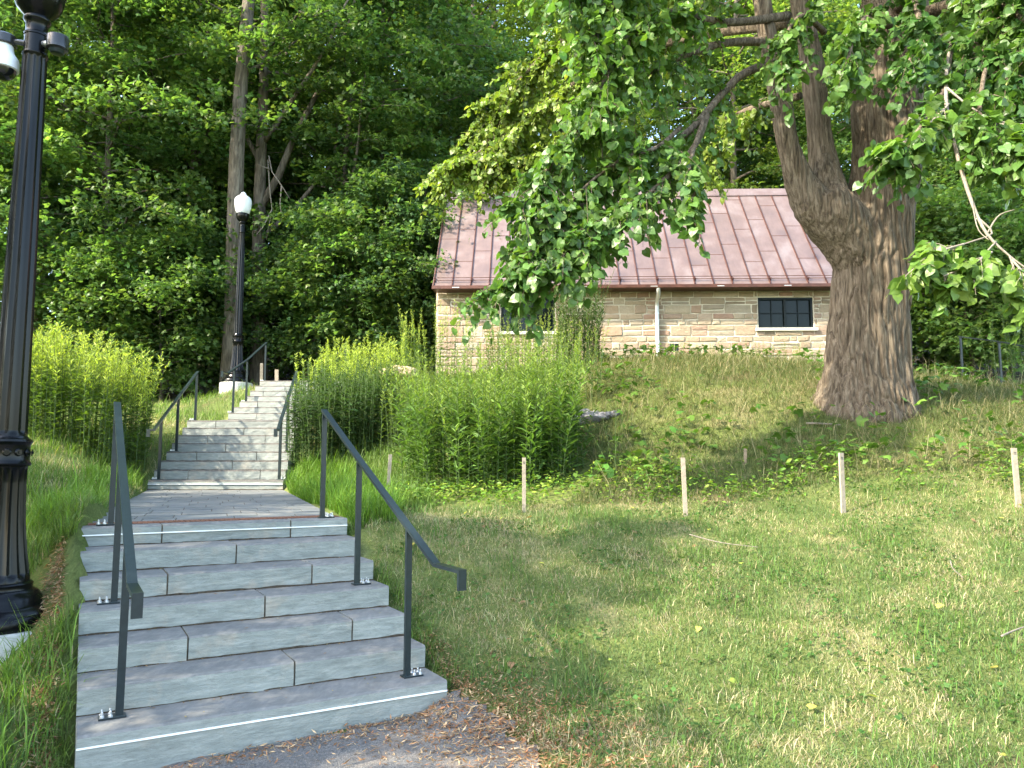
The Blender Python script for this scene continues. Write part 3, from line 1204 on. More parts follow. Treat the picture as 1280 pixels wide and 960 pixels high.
# snow guard: two rods on brackets
mb = MB()
for hh, s0 in ((.05, .17), (.10, .21)):
    o_ = np.array([0, -EO, zr0]) + sd * s0 + sn * (hh + .01)
    mb.tube([o_ + [rx0 + .12, 0, 0], o_ + [rx1 - .12, 0, 0]], .009, 6)
for i in range(0, nseam, 2):
    x = rx0 + .03 + i * pitch_x + .03
    slope_box(mb, x - .008, x + .008, .15, .17, 0, .10)
    slope_box(mb, x - .008, x + .008, .17, .32, .0, .035)
    a_ = np.array([x, -EO, zr0]) + sd * .33 + sn * .01
    b_ = np.array([x, -EO, zr0]) + sd * .19 + sn * .12
    mb.tube([a_, b_], .008, 5)
mb.build('snow_guard', M['copper'], roof)
# gutter and soffit
mb = MB()
mb.box(rx0, rx1, -EO - .11, -EO - .012, ZS - .02, zr0 - .006, 0, .01)
mb.box(rx0 + .02, rx1 - .02, -EO - .012, -.04, ZS - .012, ZS + .012, 0)
mb.build('gutter', M['copper'], house)
mb = MB()
for i in range(7):
    x = .55 + i * 1.7
    mb.box(x - .09, x + .09, -EO - .1135, -EO - .1105, ZS + .012, ZS + .028)
mb.build('soffit_vent', M['pipe'], house)
# windows
for (x0, x1, z0, z1) in WIN:
    mb = MB()
    yf = .085
    fw = .055
    mb.box(x0, x1, yf - .05, yf + .05, z1 - fw, z1, 0, .004)
    mb.box(x0, x1, yf - .05, yf + .05, z0, z0 + fw, 0, .004)
    mb.box(x0, x0 + fw, yf - .05, yf + .05, z0 + fw, z1 - fw, 0, .004)
    mb.box(x1 - fw, x1, yf - .05, yf + .05, z0 + fw, z1 - fw, 0, .004)
    xm = (x0 + x1) / 2
    mb.box(xm - .032, xm + .032, yf - .045, yf + .045, z0 + fw, z1 - fw, 0, .004)
    for xa, xb in ((x0 + fw, xm - .032), (xm + .032, x1 - fw)):
        xc, zc = (xa + xb) / 2, (z0 + z1) / 2
        mb.box(xc - .011, xc + .011, yf - .012, yf + .02, z0 + fw, z1 - fw)
        mb.box(xa, xc - .011, yf - .0125, yf + .0195, zc - .011, zc + .011)
        mb.box(xc + .011, xb, yf - .0125, yf + .0195, zc - .011, zc + .011)
    wn = mb.build('window', M['dark'], house)
    mb = MB()
    mb.box(x0 + fw * .6, x1 - fw * .6, yf + .024, yf + .034, z0 + fw * .6, z1 - fw * .6)
    mb.build('glass', M['glass'], wn)
    mb = MB()
    mb.box(x0 - .09, x1 + .09, -.075, .034, z0 - .085, z0 - .002, 0, .008)
    mb.build('sill', M['sillstone'], wn)
# downpipe
px = at(819.5, 400, 20)[0] - HO[0]
mb = MB()
zt, zb_ = ZS + .03, 3.95
mb.tube([(px - .02, -EO - .05, ZS + .03), (px - .02, -EO - .05, ZS - .07), (px, -EO + .03, ZS - .15), (px, -.16, ZS - .26), (px, -.095, ZS - .34), (px, -.09, ZS - .45), (px, -.09, zb_)], .052, 14)
dp = mb.build('downpipe', M['pipe'], house, auto=.8)
for z in (ZS - .6, ZS - 1.35):
    mb = MB()
    mb.lathe([(.058, -.02), (.058, .02)], 14, 0, (px, -.09, z))
    mb.box(px - .02, px + .02, -.05, -.0, z - .018, z + .018)
    mb.build('pipe_clip', M['zinc'], dp)
mb = MB()
mb.box(VENT[0], VENT[1], -.006, .03, VENT[2], VENT[3])
for i in range(4):
    z = VENT[2] + .03 + i * .045
    mb.box(VENT[0] + .015, VENT[1] - .015, -.016, -.0065, z, z + .016)
mb.build('wall_vent', M['rail'], house)

# ------------------------------------------------------------------ foliage generators
def frames(d, n):
    """leaf frame: y along d, z close to n"""
    Y = unit(d)
    Xv = unit(np.cross(Y, n))
    Z = np.cross(Xv, Y)
    return Xv, Y, Z


def scatter(T, TF, pos, d, n, s):
    """copies of leaf template T (k,3) with triangle list TF at pos; returns V, F"""
    Xv, Y, Z = frames(d, n)
    s = np.broadcast_to(np.asarray(s, float), (len(pos),))
    V = pos[:, None, :] + s[:, None, None] * (T[None, :, 0:1] * Xv[:, None] + T[None, :, 1:2] * Y[:, None] + T[None, :, 2:3] * Z[:, None])
    F = TF[None] + (np.arange(len(pos)) * len(T))[:, None, None]
    return V.reshape(-1, 3), F.reshape(-1, TF.shape[1])


T_MAPLE = np.array([(0, 0, 0), (.34, .02, -.03), (.52, .42, -.08), (.2, .52, .02), (0, 1.0, -.10), (-.2, .52, .02), (-.52, .42, -.08), (-.34, .02, -.03), (0, .45, .05)], float)
F_MAPLE = np.array([(8, 0, 1), (8, 1, 2), (8, 2, 3), (8, 3, 4), (8, 4, 5), (8, 5, 6), (8, 6, 7), (8, 7, 0)])
T_KITE = np.array([(0, 0, 0), (.36, .45, -.05), (0, 1, -.08), (-.36, .45, -.05)], float)
F_KITE = np.array([(0, 1, 2), (0, 2, 3)])
T_HEART = np.array([(0, .05, 0), (0, .5, .04), (0, 1.1, -.14), (.30, -.05, .05), (.50, .24, .07), (.42, .60, .02), (.19, .88, -.05), (-.30, -.05, .05), (-.50, .24, .07), (-.42, .60, .02), (-.19, .88, -.05)], float)
F_HEART = np.array([(0, 3, 4), (0, 4, 1), (1, 4, 5), (1, 5, 6), (1, 6, 2), (0, 8, 7), (0, 1, 8), (1, 9, 8), (1, 10, 9), (1, 2, 10)])
T_LANCE = np.array([(0, 0, 0), (.085, .3, .02), (0, .34, -.015), (-.085, .3, .02), (.07, .68, -.02), (0, .7, -.05), (-.07, .68, -.02), (0, 1, -.16)], float)
F_LANCE = np.array([(0, 1, 2), (0, 2, 3), (2, 1, 4), (2, 4, 5), (3, 2, 5), (3, 5, 6), (5, 4, 7), (6, 5, 7)])


def tint(n, base, dv=.25, dh=.12, alt=None, pa=0.0):
    base = np.asarray(base, float)
    v = np.exp(rng.normal(0, dv, (n, 1)))
    c = base * v
    c[:, 0] *= np.exp(rng.normal(0, dh, n))
    if alt is not None and pa > 0:
        m = rng.random(n) < pa
        c[m] = np.asarray(alt) * v[m]
    return np.clip(c, .004, .9)


def jitter_n(n, up, amount):
    return unit(np.asarray(up, float) + rng.normal(0, amount, (n, 3)))


# ------------------------------------------------------------------ forest trees
def make_tree(H, zb, Rr, nbr, per, ls, tr, col, lean=0.0, flat=.12, fork=False, alt=(.12, .17, .03), pa=.05, prof_pow=.8, up=.15, limbs=()):
    """returns (trunk mesh, crown mesh)"""
    zs = np.linspace(0, H * .93, 12)
    ph = rng.uniform(0, 6.28, 2)
    ax = lean * zs / H * H * .12 + .16 * np.sin(zs * .35 + ph[0]) * zs / H * 2
    ay = .16 * np.sin(zs * .3 + ph[1]) * zs / H * 2
    P_ = np.c_[ax, ay, zs]
    rad = tr * (1 - .82 * zs / H)
    rad[0] *= 1.35
    P_[0, 2] = -.4
    mb = MB()
    mb.tube(P_, rad, 12)
    if fork:
        for s_ in (1, -1):
            i0 = 5
            q_ = [P_[i0]]
            for j in range(1, 6):
                q_.append(q_[-1] + np.array([s_ * (.55 - .06 * j), rng.uniform(-.3, .3), 1.35]))
            mb.tube(q_, np.linspace(rad[i0] * .75, .03, 6), 8)
    for (z0_, az_, ang_, L_, r_) in limbs:      # bare limbs leaving the trunk at angle ang_ from upright
        c0_ = np.array([np.interp(z0_, zs, P_[:, 0]), np.interp(z0_, zs, P_[:, 1]), z0_])
        d_ = np.array([cos(az_) * sin(ang_), sin(az_) * sin(ang_), cos(ang_)])
        s_ = np.linspace(0, 1, 7)[:, None]
        q_ = c0_ + d_ * L_ * s_ + np.array([0, 0, .22]) * L_ * s_ ** 2 + rng.normal(0, .05, (7, 3)) * L_ / 4 * s_
        mb.tube(q_, np.linspace(r_, r_ * .2, 7), 7)
    LV, LD, LN, LS_, brn = [], [], [], [], []
    for i in range(nbr):
        t = (i + rng.uniform(0, 1)) / nbr
        z = zb + (H - zb) * t
        L = Rr * (np.sin(pi * (.12 + .86 * t)) ** prof_pow) * rng.uniform(.7, 1.15)
        az = i * 2.39996 + rng.uniform(-.5, .5)
        d = np.array([cos(az), sin(az), 0])
        c0 = np.array([np.interp(z, zs, P_[:, 0]), np.interp(z, zs, P_[:, 1]), z])
        s_ = np.linspace(0, 1, 6)[:, None]
        rise = (up + .35 * t) * L
        Q_ = c0 + d * L * s_ + np.array([0, 0, 1]) * (rise * s_ - (.30 * L) * s_ ** 2.5)
        Q_[1:-1] += rng.normal(0, .06 * L / 3, (4, 3))
        r0 = max(.018, min(tr * .35, .016 * L + .012) * (1 - .4 * t))
        mb.tube(Q_, np.linspace(r0, .006, 6), 5, cap=False)
        # leaf layers along the bough
        m = int(per * (.35 + .65 * L / Rr))
        ss = .18 + .82 * rng.random(m) ** .75
        base = np.array([np.interp(ss, s_[:, 0], Q_[:, k]) for k in range(3)]).T
        side = np.array([-d[1], d[0], 0])
        wid = (.10 + .42 * np.sin(pi * np.clip(ss, .1, .97)) ** .8) * L
        # secondary twigs: leaves gather along a few side sprays
        nt_ = max(4, int(L * 3.2))
        tw = rng.integers(0, nt_, m)
        tws = .2 + .8 * (np.arange(nt_) + rng.uniform(0, 1, nt_)) / nt_
        sgn = rng.choice([-1, 1], nt_)
        lat = rng.random(m)
        s2 = tws[tw]
        base2 = np.array([np.interp(s2, s_[:, 0], Q_[:, k]) for k in range(3)]).T
        wid2 = (.12 + .45 * np.sin(pi * np.clip(s2, .1, .95))) * L
        vert = rng.normal(0, .22, nt_)
        pos2 = base2 + (side * sgn[tw][:, None] * .85 + d * .5) * (lat * wid2)[:, None] + np.array([0, 0, 1]) * (vert[tw] * lat * wid2 * .6 - .12 * lat * lat * wid2)[:, None]
        pos2 += rng.normal(0, 1, (m, 3)) * np.array([.16, .16, flat])
        LV.append(pos2)
        out = unit(pos2 - c0 - np.array([0, 0, 1]) * 0) * .6 + d * .4 + rng.normal(0, .55, (m, 3)) + np.array([0, 0, -.25])
        LD.append(out)
        LN.append(jitter_n(m, (0, 0, 1), .5))
        LS_.append(ls * rng.uniform(.65, 1.25, m))
        brn.append(np.full(m, rng.normal(0, .16)))
    pos, d_, n_, s_ = np.concatenate(LV), np.concatenate(LD), np.concatenate(LN), np.concatenate(LS_)
    br = np.exp(np.concatenate(brn))[:, None]
    T, F = (T_MAPLE, F_MAPLE)
    V, Fc = scatter(T, F, pos, d_, n_, s_)
    c = tint(len(pos), col, .2, .10, alt, pa) * br
    crown = raw_mesh('crown', V, [Fc], np.repeat(c, len(T), 0), False, [M['leaf']])
    me = bpy.data.meshes.new('trunk')
    me.from_pydata(np.concatenate(mb.V).tolist(), [], mb.F)
    me.materials.append(M['fbark'])
    me.polygons.foreach_set('use_smooth', np.ones(len(mb.F), bool))
    me.update()
    return me, crown


G1, G2, G3 = (.098, .170, .046), (.080, .150, .050), (.150, .222, .050)
PROTO = {
    'tall': make_tree(24, 7.5, 4.6, 42, 720, .165, .26, G1),
    'tall2': make_tree(22, 6.0, 5.0, 42, 740, .16, .24, G2, .4, fork=True),
    'mid': make_tree(14, 2.2, 4.0, 40, 760, .14, .15, G2),
    'mid2': make_tree(12, 1.6, 3.8, 42, 760, .14, .13, G1, -.5),
    'light': make_tree(18, 3.0, 4.4, 44, 760, .145, .18, G3, .3),
    'bole': make_tree(27, 13.5, 4.2, 34, 620, .16, .27, G1, limbs=[(12.2, 2.6, .35, 9, .17), (9.5, .3, 1.0, 2.6, .05), (14, 5.5, .8, 4, .07)]),
    'limbed': make_tree(19, 9.0, 4.6, 34, 620, .15, .24, G1, -.25, limbs=[(4.6, .35, .75, 4.5, .10), (5.6, .1, .45, 7, .13), (7.0, 3.0, .5, 5, .08), (7.6, -.4, .8, 5, .09), (3.4, .7, .9, 2.8, .06)]),
    'slim': make_tree(8.8, 3.6, 1.35, 24, 300, .13, .06, G1),  # narrow unseen crown, added to shade the near lamp post
    'shade': make_tree(5.6, 1.6, 2.1, 24, 260, .16, .06, G1),
    'under': make_tree(6.5, .5, 2.7, 30, 560, .13, .07, G2, 0, .16, up=.25),
    'under2': make_tree(4.2, .25, 2.2, 26, 520, .125, .05, G1, 0, .2, up=.3),
}


def plant_tree(kind, x, y, rz, sc_, label, cat='tree', group=None, name=None, z=None):
    tm, cm = PROTO[kind]
    z = height([(x, y)])[0] if z is None else z
    r = empty(name or {'under': 'young_maple', 'under2': 'forest_shrub'}.get(kind, 'forest_tree'), (x, y, z - .05), rz)
    r.scale = (sc_, sc_, sc_)
    tag(r, label, cat, group)
    link('trunk', tm, r)
    link('crown', cm, r)
    return r


def trunk_line(u, y):
    return at(u, 430, y)[0]


# single trees one can name
bole = plant_tree('bole', trunk_line(291, 21.3), 21.3, .1, 1.0, 'tall straight forest tree whose trunk rises behind the far lamp post', group='trees at the forest edge')
limbed = plant_tree('limbed', trunk_line(326, 22.6), 22.6, 0.0, 1.0, 'forked tree with slanting limbs next to the tall straight trunk', group='trees at the forest edge')
plant_tree('mid', trunk_line(232, 26), 26.0, 1.0, 1.15, 'slim tree with a pale broken trunk deep among dark leaves', group='trees at the forest edge')
plant_tree('mid', trunk_line(60, 22.5), 22.0, 4.0, 1.1, 'leafy tree directly behind the near lamp post shaft', group='trees at the forest edge')
plant_tree('mid2', trunk_line(150, 22.5), 22.0, .3, 1.15, 'layered maple with sunlit sprays above the yellow goldenrod', group='trees at the forest edge')
plant_tree('light', trunk_line(-60, 23), 22.0, 2.0, 1.0, 'broad forest tree cropped by the edge beside the near lamp', group='trees at the forest edge')
plant_tree('mid2', trunk_line(400, 24), 24.0, 2.6, 1.1, 'dark maple with low layered boughs between the far lamp and the house', group='trees at the forest edge')
plant_tree('mid', trunk_line(480, 27), 26.5, 5.2, 1.2, 'dense dark tree against the gable end of the house', group='trees at the forest edge')
plant_tree('light', trunk_line(585, 29), 29.0, .9, 1.05, 'bright yellow green tree rising behind the ridge of the house', group='trees at the forest edge')
plant_tree('light', trunk_line(720, 31), 31.0, 3.3, 1.0, 'pale green tree behind the roof, mostly hidden by the linden boughs', group='trees at the forest edge')
plant_tree('tall2', trunk_line(880, 30), 30.0, 1.3, 1.0, 'dark tree behind the roof between the boughs and the linden trunk', group='trees at the forest edge')
plant_tree('mid', trunk_line(1010, 29), 29.0, 0.6, 1.1, 'leafy tree showing in the fork of the linden trunk', group='trees at the forest edge')
plant_tree('mid2', trunk_line(1180, 26), 26.0, 1.6, 1.1, 'dark leafy tree right behind the hanging bare branch', group='trees at the forest edge')
plant_tree('mid', trunk_line(1320, 25), 25.0, 2.9, 1.1, 'dense tree beyond the gravel path, cropped by the picture edge', group='trees at the forest edge')
mb = MB()
lb_ = np.array(limbed.location)
for pts in ([(336, 195, 21.8), (340, 215, 21.6), (352, 232, 21.4), (362, 248, 21.3)], [(335, 200, 21.8), (337, 235, 21.6), (340, 262, 21.5), (333, 300, 21.5)], [(352, 232, 21.4), (350, 255, 21.4), (353, 275, 21.4)], [(340, 262, 21.5), (328, 285, 21.4), (318, 296, 21.4)], [(338, 212, 21.7), (322, 205, 21.6)]):
    mb.tube(np.array([at(*q_) for q_ in pts]) - lb_, np.linspace(.022, .008, len(pts)), 5)
mb.build('dead_branch', M['twig'], limbed, smooth=True)
for u_, y_, sc2, lb in ((231, 23.6, .56, 'slender pale trunk among the leaves between near and far lamp posts'), (430, 23.2, .42, 'thin sapling pole with bare lower stem between the far lamp post and the house'), (118, 24.0, .5, 'thin dark trunk in the leaves just beyond the near lamp post shaft')):
    plant_tree('bole', trunk_line(u_, y_), y_, u_, sc2, lb, group='trees at the forest edge')
plant_tree('tall2', trunk_line(985, 34), 34.0, 2.0, 1.05, 'tall tree filling the gap between the linden stems and the roof ridge', group='trees at the forest edge')
plant_tree('light', trunk_line(930, 27.5), 27.5, 4.1, .95, 'light green tree behind the ridge beside the leaning linden stems', group='trees at the forest edge')
plant_tree('tall', trunk_line(618, 36), 36.0, 1.1, 1.1, 'tallest dark tree crown far above the near end of the roof ridge', group='trees at the forest edge')
# the rows behind, which nothing tells apart
k = 0
kinds = ['tall', 'tall2', 'light', 'tall', 'mid', 'tall2']
for y, xs_ in ((31, np.arange(-24, -2, 5.2)), (38, np.arange(-28, 28, 6.0)), (47, np.arange(-34, 34, 6.6))):
    for x in xs_:
        plant_tree(kinds[k % 6], x + rng.uniform(-1.3, 1.3), y + rng.uniform(-2, 2), rng.uniform(0, 6.28), rng.uniform(.9, 1.15), 'background tree of the dense forest far behind the steps and house', group='background forest trees')
        k += 1
und = [(20, 21.2, 'under', 1.0), (110, 20.8, 'under2', 1.0), (205, 21.0, 'under2', 1.1), (240, 22.6, 'under', .8), (385, 22.8, 'under', .85), (430, 22.0, 'under2', 1.1), (485, 22.4, 'under', .95), (535, 23.5, 'under', 1.0), (350, 26, 'under', 1.1), (160, 25, 'under', 1.15), (450, 27, 'under', 1.2), (280, 28, 'under', 1.2)]
for i, (u, y, kd, s) in enumerate(und):
    plant_tree(kd, trunk_line(u, y), y, i * 1.7, s, 'dark leafy understory shrub at the foot of the forest trees', 'shrub', 'understory shrubs', name='forest_shrub')
und2 = [(1150, 21.5, 'under2', 1.15), (1215, 20.5, 'under2', 1.2), (1290, 21, 'under', .95), (1190, 23.5, 'under', 1.1), (1260, 23, 'under', 1.0)]
for i, (u, y, kd, s) in enumerate(und2):
    plant_tree(kd, trunk_line(u, y), y, i * 2.1 + .5, s, 'broad leaved shrub beyond the gravel path and its railing', 'shrub', 'shrubs beyond the path', name='forest_shrub')
# trees standing beside and behind the photographer, whose crowns shade the steps
for i, (x, y, kd, s) in enumerate([(-6.0, 2.5, 'shade', 1.0), (-7.3, 3.2, 'slim', 1.0), (-10.6, 5.6, 'under', 1.15), (-22, 3, 'mid', .8)]):
    plant_tree(kd, x, y, i * 1.3, s, 'unseen tree beside the path that shades the lower steps', group='trees beside the path')

# ------------------------------------------------------------------ the big linden
LB = at(1084, 500, 11.5)
LB[2] = height([LB[:2]])[0]
linden = tag(empty('linden_tree', LB), 'huge old linden with furrowed trunk, low side limb and boughs hanging before the house', 'tree')


def path3(pts):
    return np.array([at(u, v, y) for u, v, y, *_ in pts]), np.array([p_[3] / 960 * p_[2] for p_ in pts])


def smooth_path(P_, r, n):
    t = np.linspace(0, len(P_) - 1, n)
    from_ = []
    for x in t:
        i = int(min(max(math.floor(x), 0), len(P_) - 2))
        f = x - i
        p0, p1, p2, p3 = P_[max(i - 1, 0)], P_[i], P_[i + 1], P_[min(i + 2, len(P_) - 1)]
        from_.append(.5 * ((2 * p1) + (-p0 + p2) * f + (2 * p0 - 5 * p1 + 4 * p2 - p3) * f * f + (-p0 + 3 * p1 - 3 * p2 + p3) * f ** 3))
    return np.array(from_), np.interp(t, np.arange(len(r)), r)


TR = [(1080, 575, 11.5, 74), (1080, 535, 11.5, 68), (1082, 500, 11.5, 59), (1083, 470, 11.5, 52), (1085, 430, 11.5, 48), (1087, 380, 11.5, 46.5), (1092, 320, 11.5, 45.5), (1098, 270, 11.5, 42), (1108, 200, 11.5, 40), (1109, 120, 11.55, 42), (1114, 40, 11.6, 42), (1122, -60, 11.7, 37), (1128, -200, 11.9, 30), (1120, -380, 12.1, 20), (1126, -560, 12.2, 8)]
LM = [(1090, 350, 11.45, 34), (1068, 306, 11.4, 37), (1038, 268, 11.32, 37), (1024, 250, 11.3, 33)]
LS1 = [(1044, 290, 11.32, 22), (1018, 258, 11.25, 27), (1000, 228, 11.2, 19), (987, 187, 11.12, 14), (976, 125, 11.1, 14), (962, 62, 11.1, 11.5), (952, 0, 11.05, 11), (935, -90, 11, 9), (915, -200, 11, 6), (900, -300, 11, 3)]
LS2 = [(1056, 292, 11.36, 24), (1038, 258, 11.34, 29), (1033, 225, 11.4, 21), (1027, 187, 11.5, 16.5), (1020, 125, 11.5, 15.5), (1012, 62, 11.5, 14), (1000, 0, 11.5, 13), (992, -100, 11.6, 10), (985, -220, 11.8, 7), (990, -320, 12, 3)]
mb = MB()
for pl, n_ in ((TR, 60), (LM, 16), (LS1, 34), (LS2, 34)):
    P_, r_ = smooth_path(*path3(pl), n_)
    mb.tube(P_ - LB, r_, 20)
for i in range(9):                            # root flares
    a_ = 2 * pi * i / 9 + rng.uniform(-.25, .25)
    o_ = np.array([cos(a_), sin(a_), 0])
    L_ = rng.uniform(.52, .70)
    gz_ = lambda r: height([(LB[:2] + o_[:2] * r)])[0] - LB[2]
    q_ = np.array([o_ * .34 + [0, 0, .75], o_ * .48 + [0, 0, .34], o_ * (L_ - .08) + [0, 0, gz_(L_ - .08) + .05], o_ * (L_ + .14) + [0, 0, gz_(L_ + .14) - .12]])
    mb.tube(q_, [.12, .15, .11, .05], 8)
tmp = mb.build('trunk_draft', M['bark'])
md = tmp.modifiers.new('r', 'REMESH')
md.mode = 'VOXEL'
md.voxel_size = .015
md = tmp.modifiers.new('s', 'SMOOTH')
md.factor = .5
md.iterations = 4
dg = bpy.context.evaluated_depsgraph_get()
me = bpy.data.meshes.new_from_object(tmp.evaluated_get(dg))
bpy.data.objects.remove(tmp)
me.name = 'trunk'
nv = len(me.vertices)
co = np.empty(nv * 3, np.float32)
no = np.empty(nv * 3, np.float32)
me.vertices.foreach_get('co', co)
me.vertices.foreach_get('normal', no)
co, no = co.reshape(-1, 3).astype(float), no.reshape(-1, 3).astype(float)
wv = (np.c_[fbm(co * [2, 2, 1.1], 71, 3), fbm(co * [2, 2, 1.1], 72, 3)] - .5) * .26
qq = co.copy()
qq[:, :2] += wv
r1 = np.abs(fbm(qq * [12, 12, 1.15], 73, 2) - .5) * 2
r2 = fbm(qq * [24, 24, 4.5], 75, 3)
big = fbm(co * [2.6, 2.6, .9], 79, 2) - .5
girth = np.clip(.45 + .8 * (np.clip(co[:, 0] + .55, 0, .5)), .4, 1)
amp = np.where(co[:, 2] < 2.2, 1.0, girth) * np.clip(1.15 - 1.2 * np.abs(no[:, 2]), .2, 1)
co += no * (amp * (.065 * (np.minimum(r1 * 2.0, 1) ** .7 - .6) + .016 * (r2 - .5)) + .035 * big)[:, None]
me.vertices.foreach_set('co', co.astype(np.float32).ravel())
me.polygons.foreach_set('use_smooth', np.ones(len(me.polygons), bool))
me.materials.clear()
me.materials.append(M['bark'])
me.update()
link('trunk', me, linden)

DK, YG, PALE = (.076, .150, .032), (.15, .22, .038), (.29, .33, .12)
boughs = [
    # points (u, v, distance, radius px), twigs, twig length, leaf size, colour, pale share
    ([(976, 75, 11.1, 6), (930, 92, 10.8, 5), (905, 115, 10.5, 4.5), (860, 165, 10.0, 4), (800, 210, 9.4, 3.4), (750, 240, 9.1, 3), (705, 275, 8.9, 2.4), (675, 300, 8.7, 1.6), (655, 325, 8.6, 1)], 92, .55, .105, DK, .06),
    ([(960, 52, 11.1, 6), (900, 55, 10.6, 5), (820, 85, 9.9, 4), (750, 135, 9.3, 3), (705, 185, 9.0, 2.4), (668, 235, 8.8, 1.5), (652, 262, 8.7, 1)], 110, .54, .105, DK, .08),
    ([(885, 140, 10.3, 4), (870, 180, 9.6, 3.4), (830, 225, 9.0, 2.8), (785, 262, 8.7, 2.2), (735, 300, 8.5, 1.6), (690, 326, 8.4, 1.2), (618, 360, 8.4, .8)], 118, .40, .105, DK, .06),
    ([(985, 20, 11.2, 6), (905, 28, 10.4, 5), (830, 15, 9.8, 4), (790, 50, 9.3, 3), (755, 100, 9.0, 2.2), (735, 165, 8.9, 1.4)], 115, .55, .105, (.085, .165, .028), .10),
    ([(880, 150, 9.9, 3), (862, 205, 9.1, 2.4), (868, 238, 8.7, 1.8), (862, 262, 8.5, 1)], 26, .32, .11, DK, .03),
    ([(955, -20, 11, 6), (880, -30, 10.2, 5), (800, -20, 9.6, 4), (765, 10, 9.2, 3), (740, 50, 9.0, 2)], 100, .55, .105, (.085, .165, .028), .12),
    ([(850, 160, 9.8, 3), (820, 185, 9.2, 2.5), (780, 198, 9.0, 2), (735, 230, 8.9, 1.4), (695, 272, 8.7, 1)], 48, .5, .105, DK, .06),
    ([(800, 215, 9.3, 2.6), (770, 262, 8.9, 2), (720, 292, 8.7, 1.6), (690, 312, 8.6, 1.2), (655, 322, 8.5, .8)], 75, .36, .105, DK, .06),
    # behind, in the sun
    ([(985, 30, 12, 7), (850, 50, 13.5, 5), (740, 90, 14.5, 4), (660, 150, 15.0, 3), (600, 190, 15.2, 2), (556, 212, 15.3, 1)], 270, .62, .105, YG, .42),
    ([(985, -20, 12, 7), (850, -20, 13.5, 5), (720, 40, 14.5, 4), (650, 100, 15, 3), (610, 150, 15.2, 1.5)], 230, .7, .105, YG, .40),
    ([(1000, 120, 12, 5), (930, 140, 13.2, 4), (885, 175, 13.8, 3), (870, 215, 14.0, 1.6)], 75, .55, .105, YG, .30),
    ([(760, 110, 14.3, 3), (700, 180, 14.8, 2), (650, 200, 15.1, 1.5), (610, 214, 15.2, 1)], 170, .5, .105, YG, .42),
    # over the trunk and out to the other side
    ([(1114, 30, 11.2, 7), (1090, 20, 10.2, 5), (1070, 40, 9.6, 3), (1060, 75, 9.3, 1.5)], 60, .42, .115, DK, .05),
    ([(1120, 10, 11.2, 7), (1140, 0, 10.2, 5), (1150, 40, 9.4, 3), (1135, 80, 9.0, 1.5)], 60, .42, .115, (.05, .115, .024), .08),
    ([(1030, 40, 11.3, 4), (1005, 20, 10.6, 3), (985, 40, 10.2, 2), (975, 90, 10, 1)], 40, .38, .11, DK, .03),
    ([(1150, 60, 11.4, 10), (1190, 50, 10.2, 7), (1235, 70, 9.3, 5), (1275, 120, 8.8, 3), (1300, 170, 8.6, 2)], 120, .5, .12, (.05, .115, .026), .10),
    ([(1150, 20, 11.4, 10), (1210, 0, 10.0, 6), (1260, 10, 9.2, 4), (1310, 60, 8.8, 2)], 110, .55, .115, DK, .06),
    ([(1190, 50, 10.2, 3), (1180, 110, 9.0, 2), (1150, 160, 8.4, 2), (1115, 195, 8.2, 1)], 52, .34, .12, (.065, .135, .028), .12),
    ([(1235, 70, 9.3, 3), (1225, 140, 8.4, 2), (1250, 175, 8.1, 2), (1285, 190, 7.9, 1)], 60, .36, .125, (.075, .15, .03), .15),
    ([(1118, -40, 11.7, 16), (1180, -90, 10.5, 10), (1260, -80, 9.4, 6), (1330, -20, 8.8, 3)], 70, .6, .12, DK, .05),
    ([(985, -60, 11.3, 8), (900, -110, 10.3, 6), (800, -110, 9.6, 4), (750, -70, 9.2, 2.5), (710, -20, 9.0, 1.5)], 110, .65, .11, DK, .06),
]
allV, allF, allC, nv0 = [], [], [], 0


def add_leaves(pos, d, n, s, col, T=T_HEART, F=F_HEART):
    global nv0
    V, Fc = scatter(T, F, pos, d, n, s)
    allV.append(V - LB)
    allF.append(Fc + nv0)
    allC.append(np.repeat(col, len(T), 0))
    nv0 += len(V)


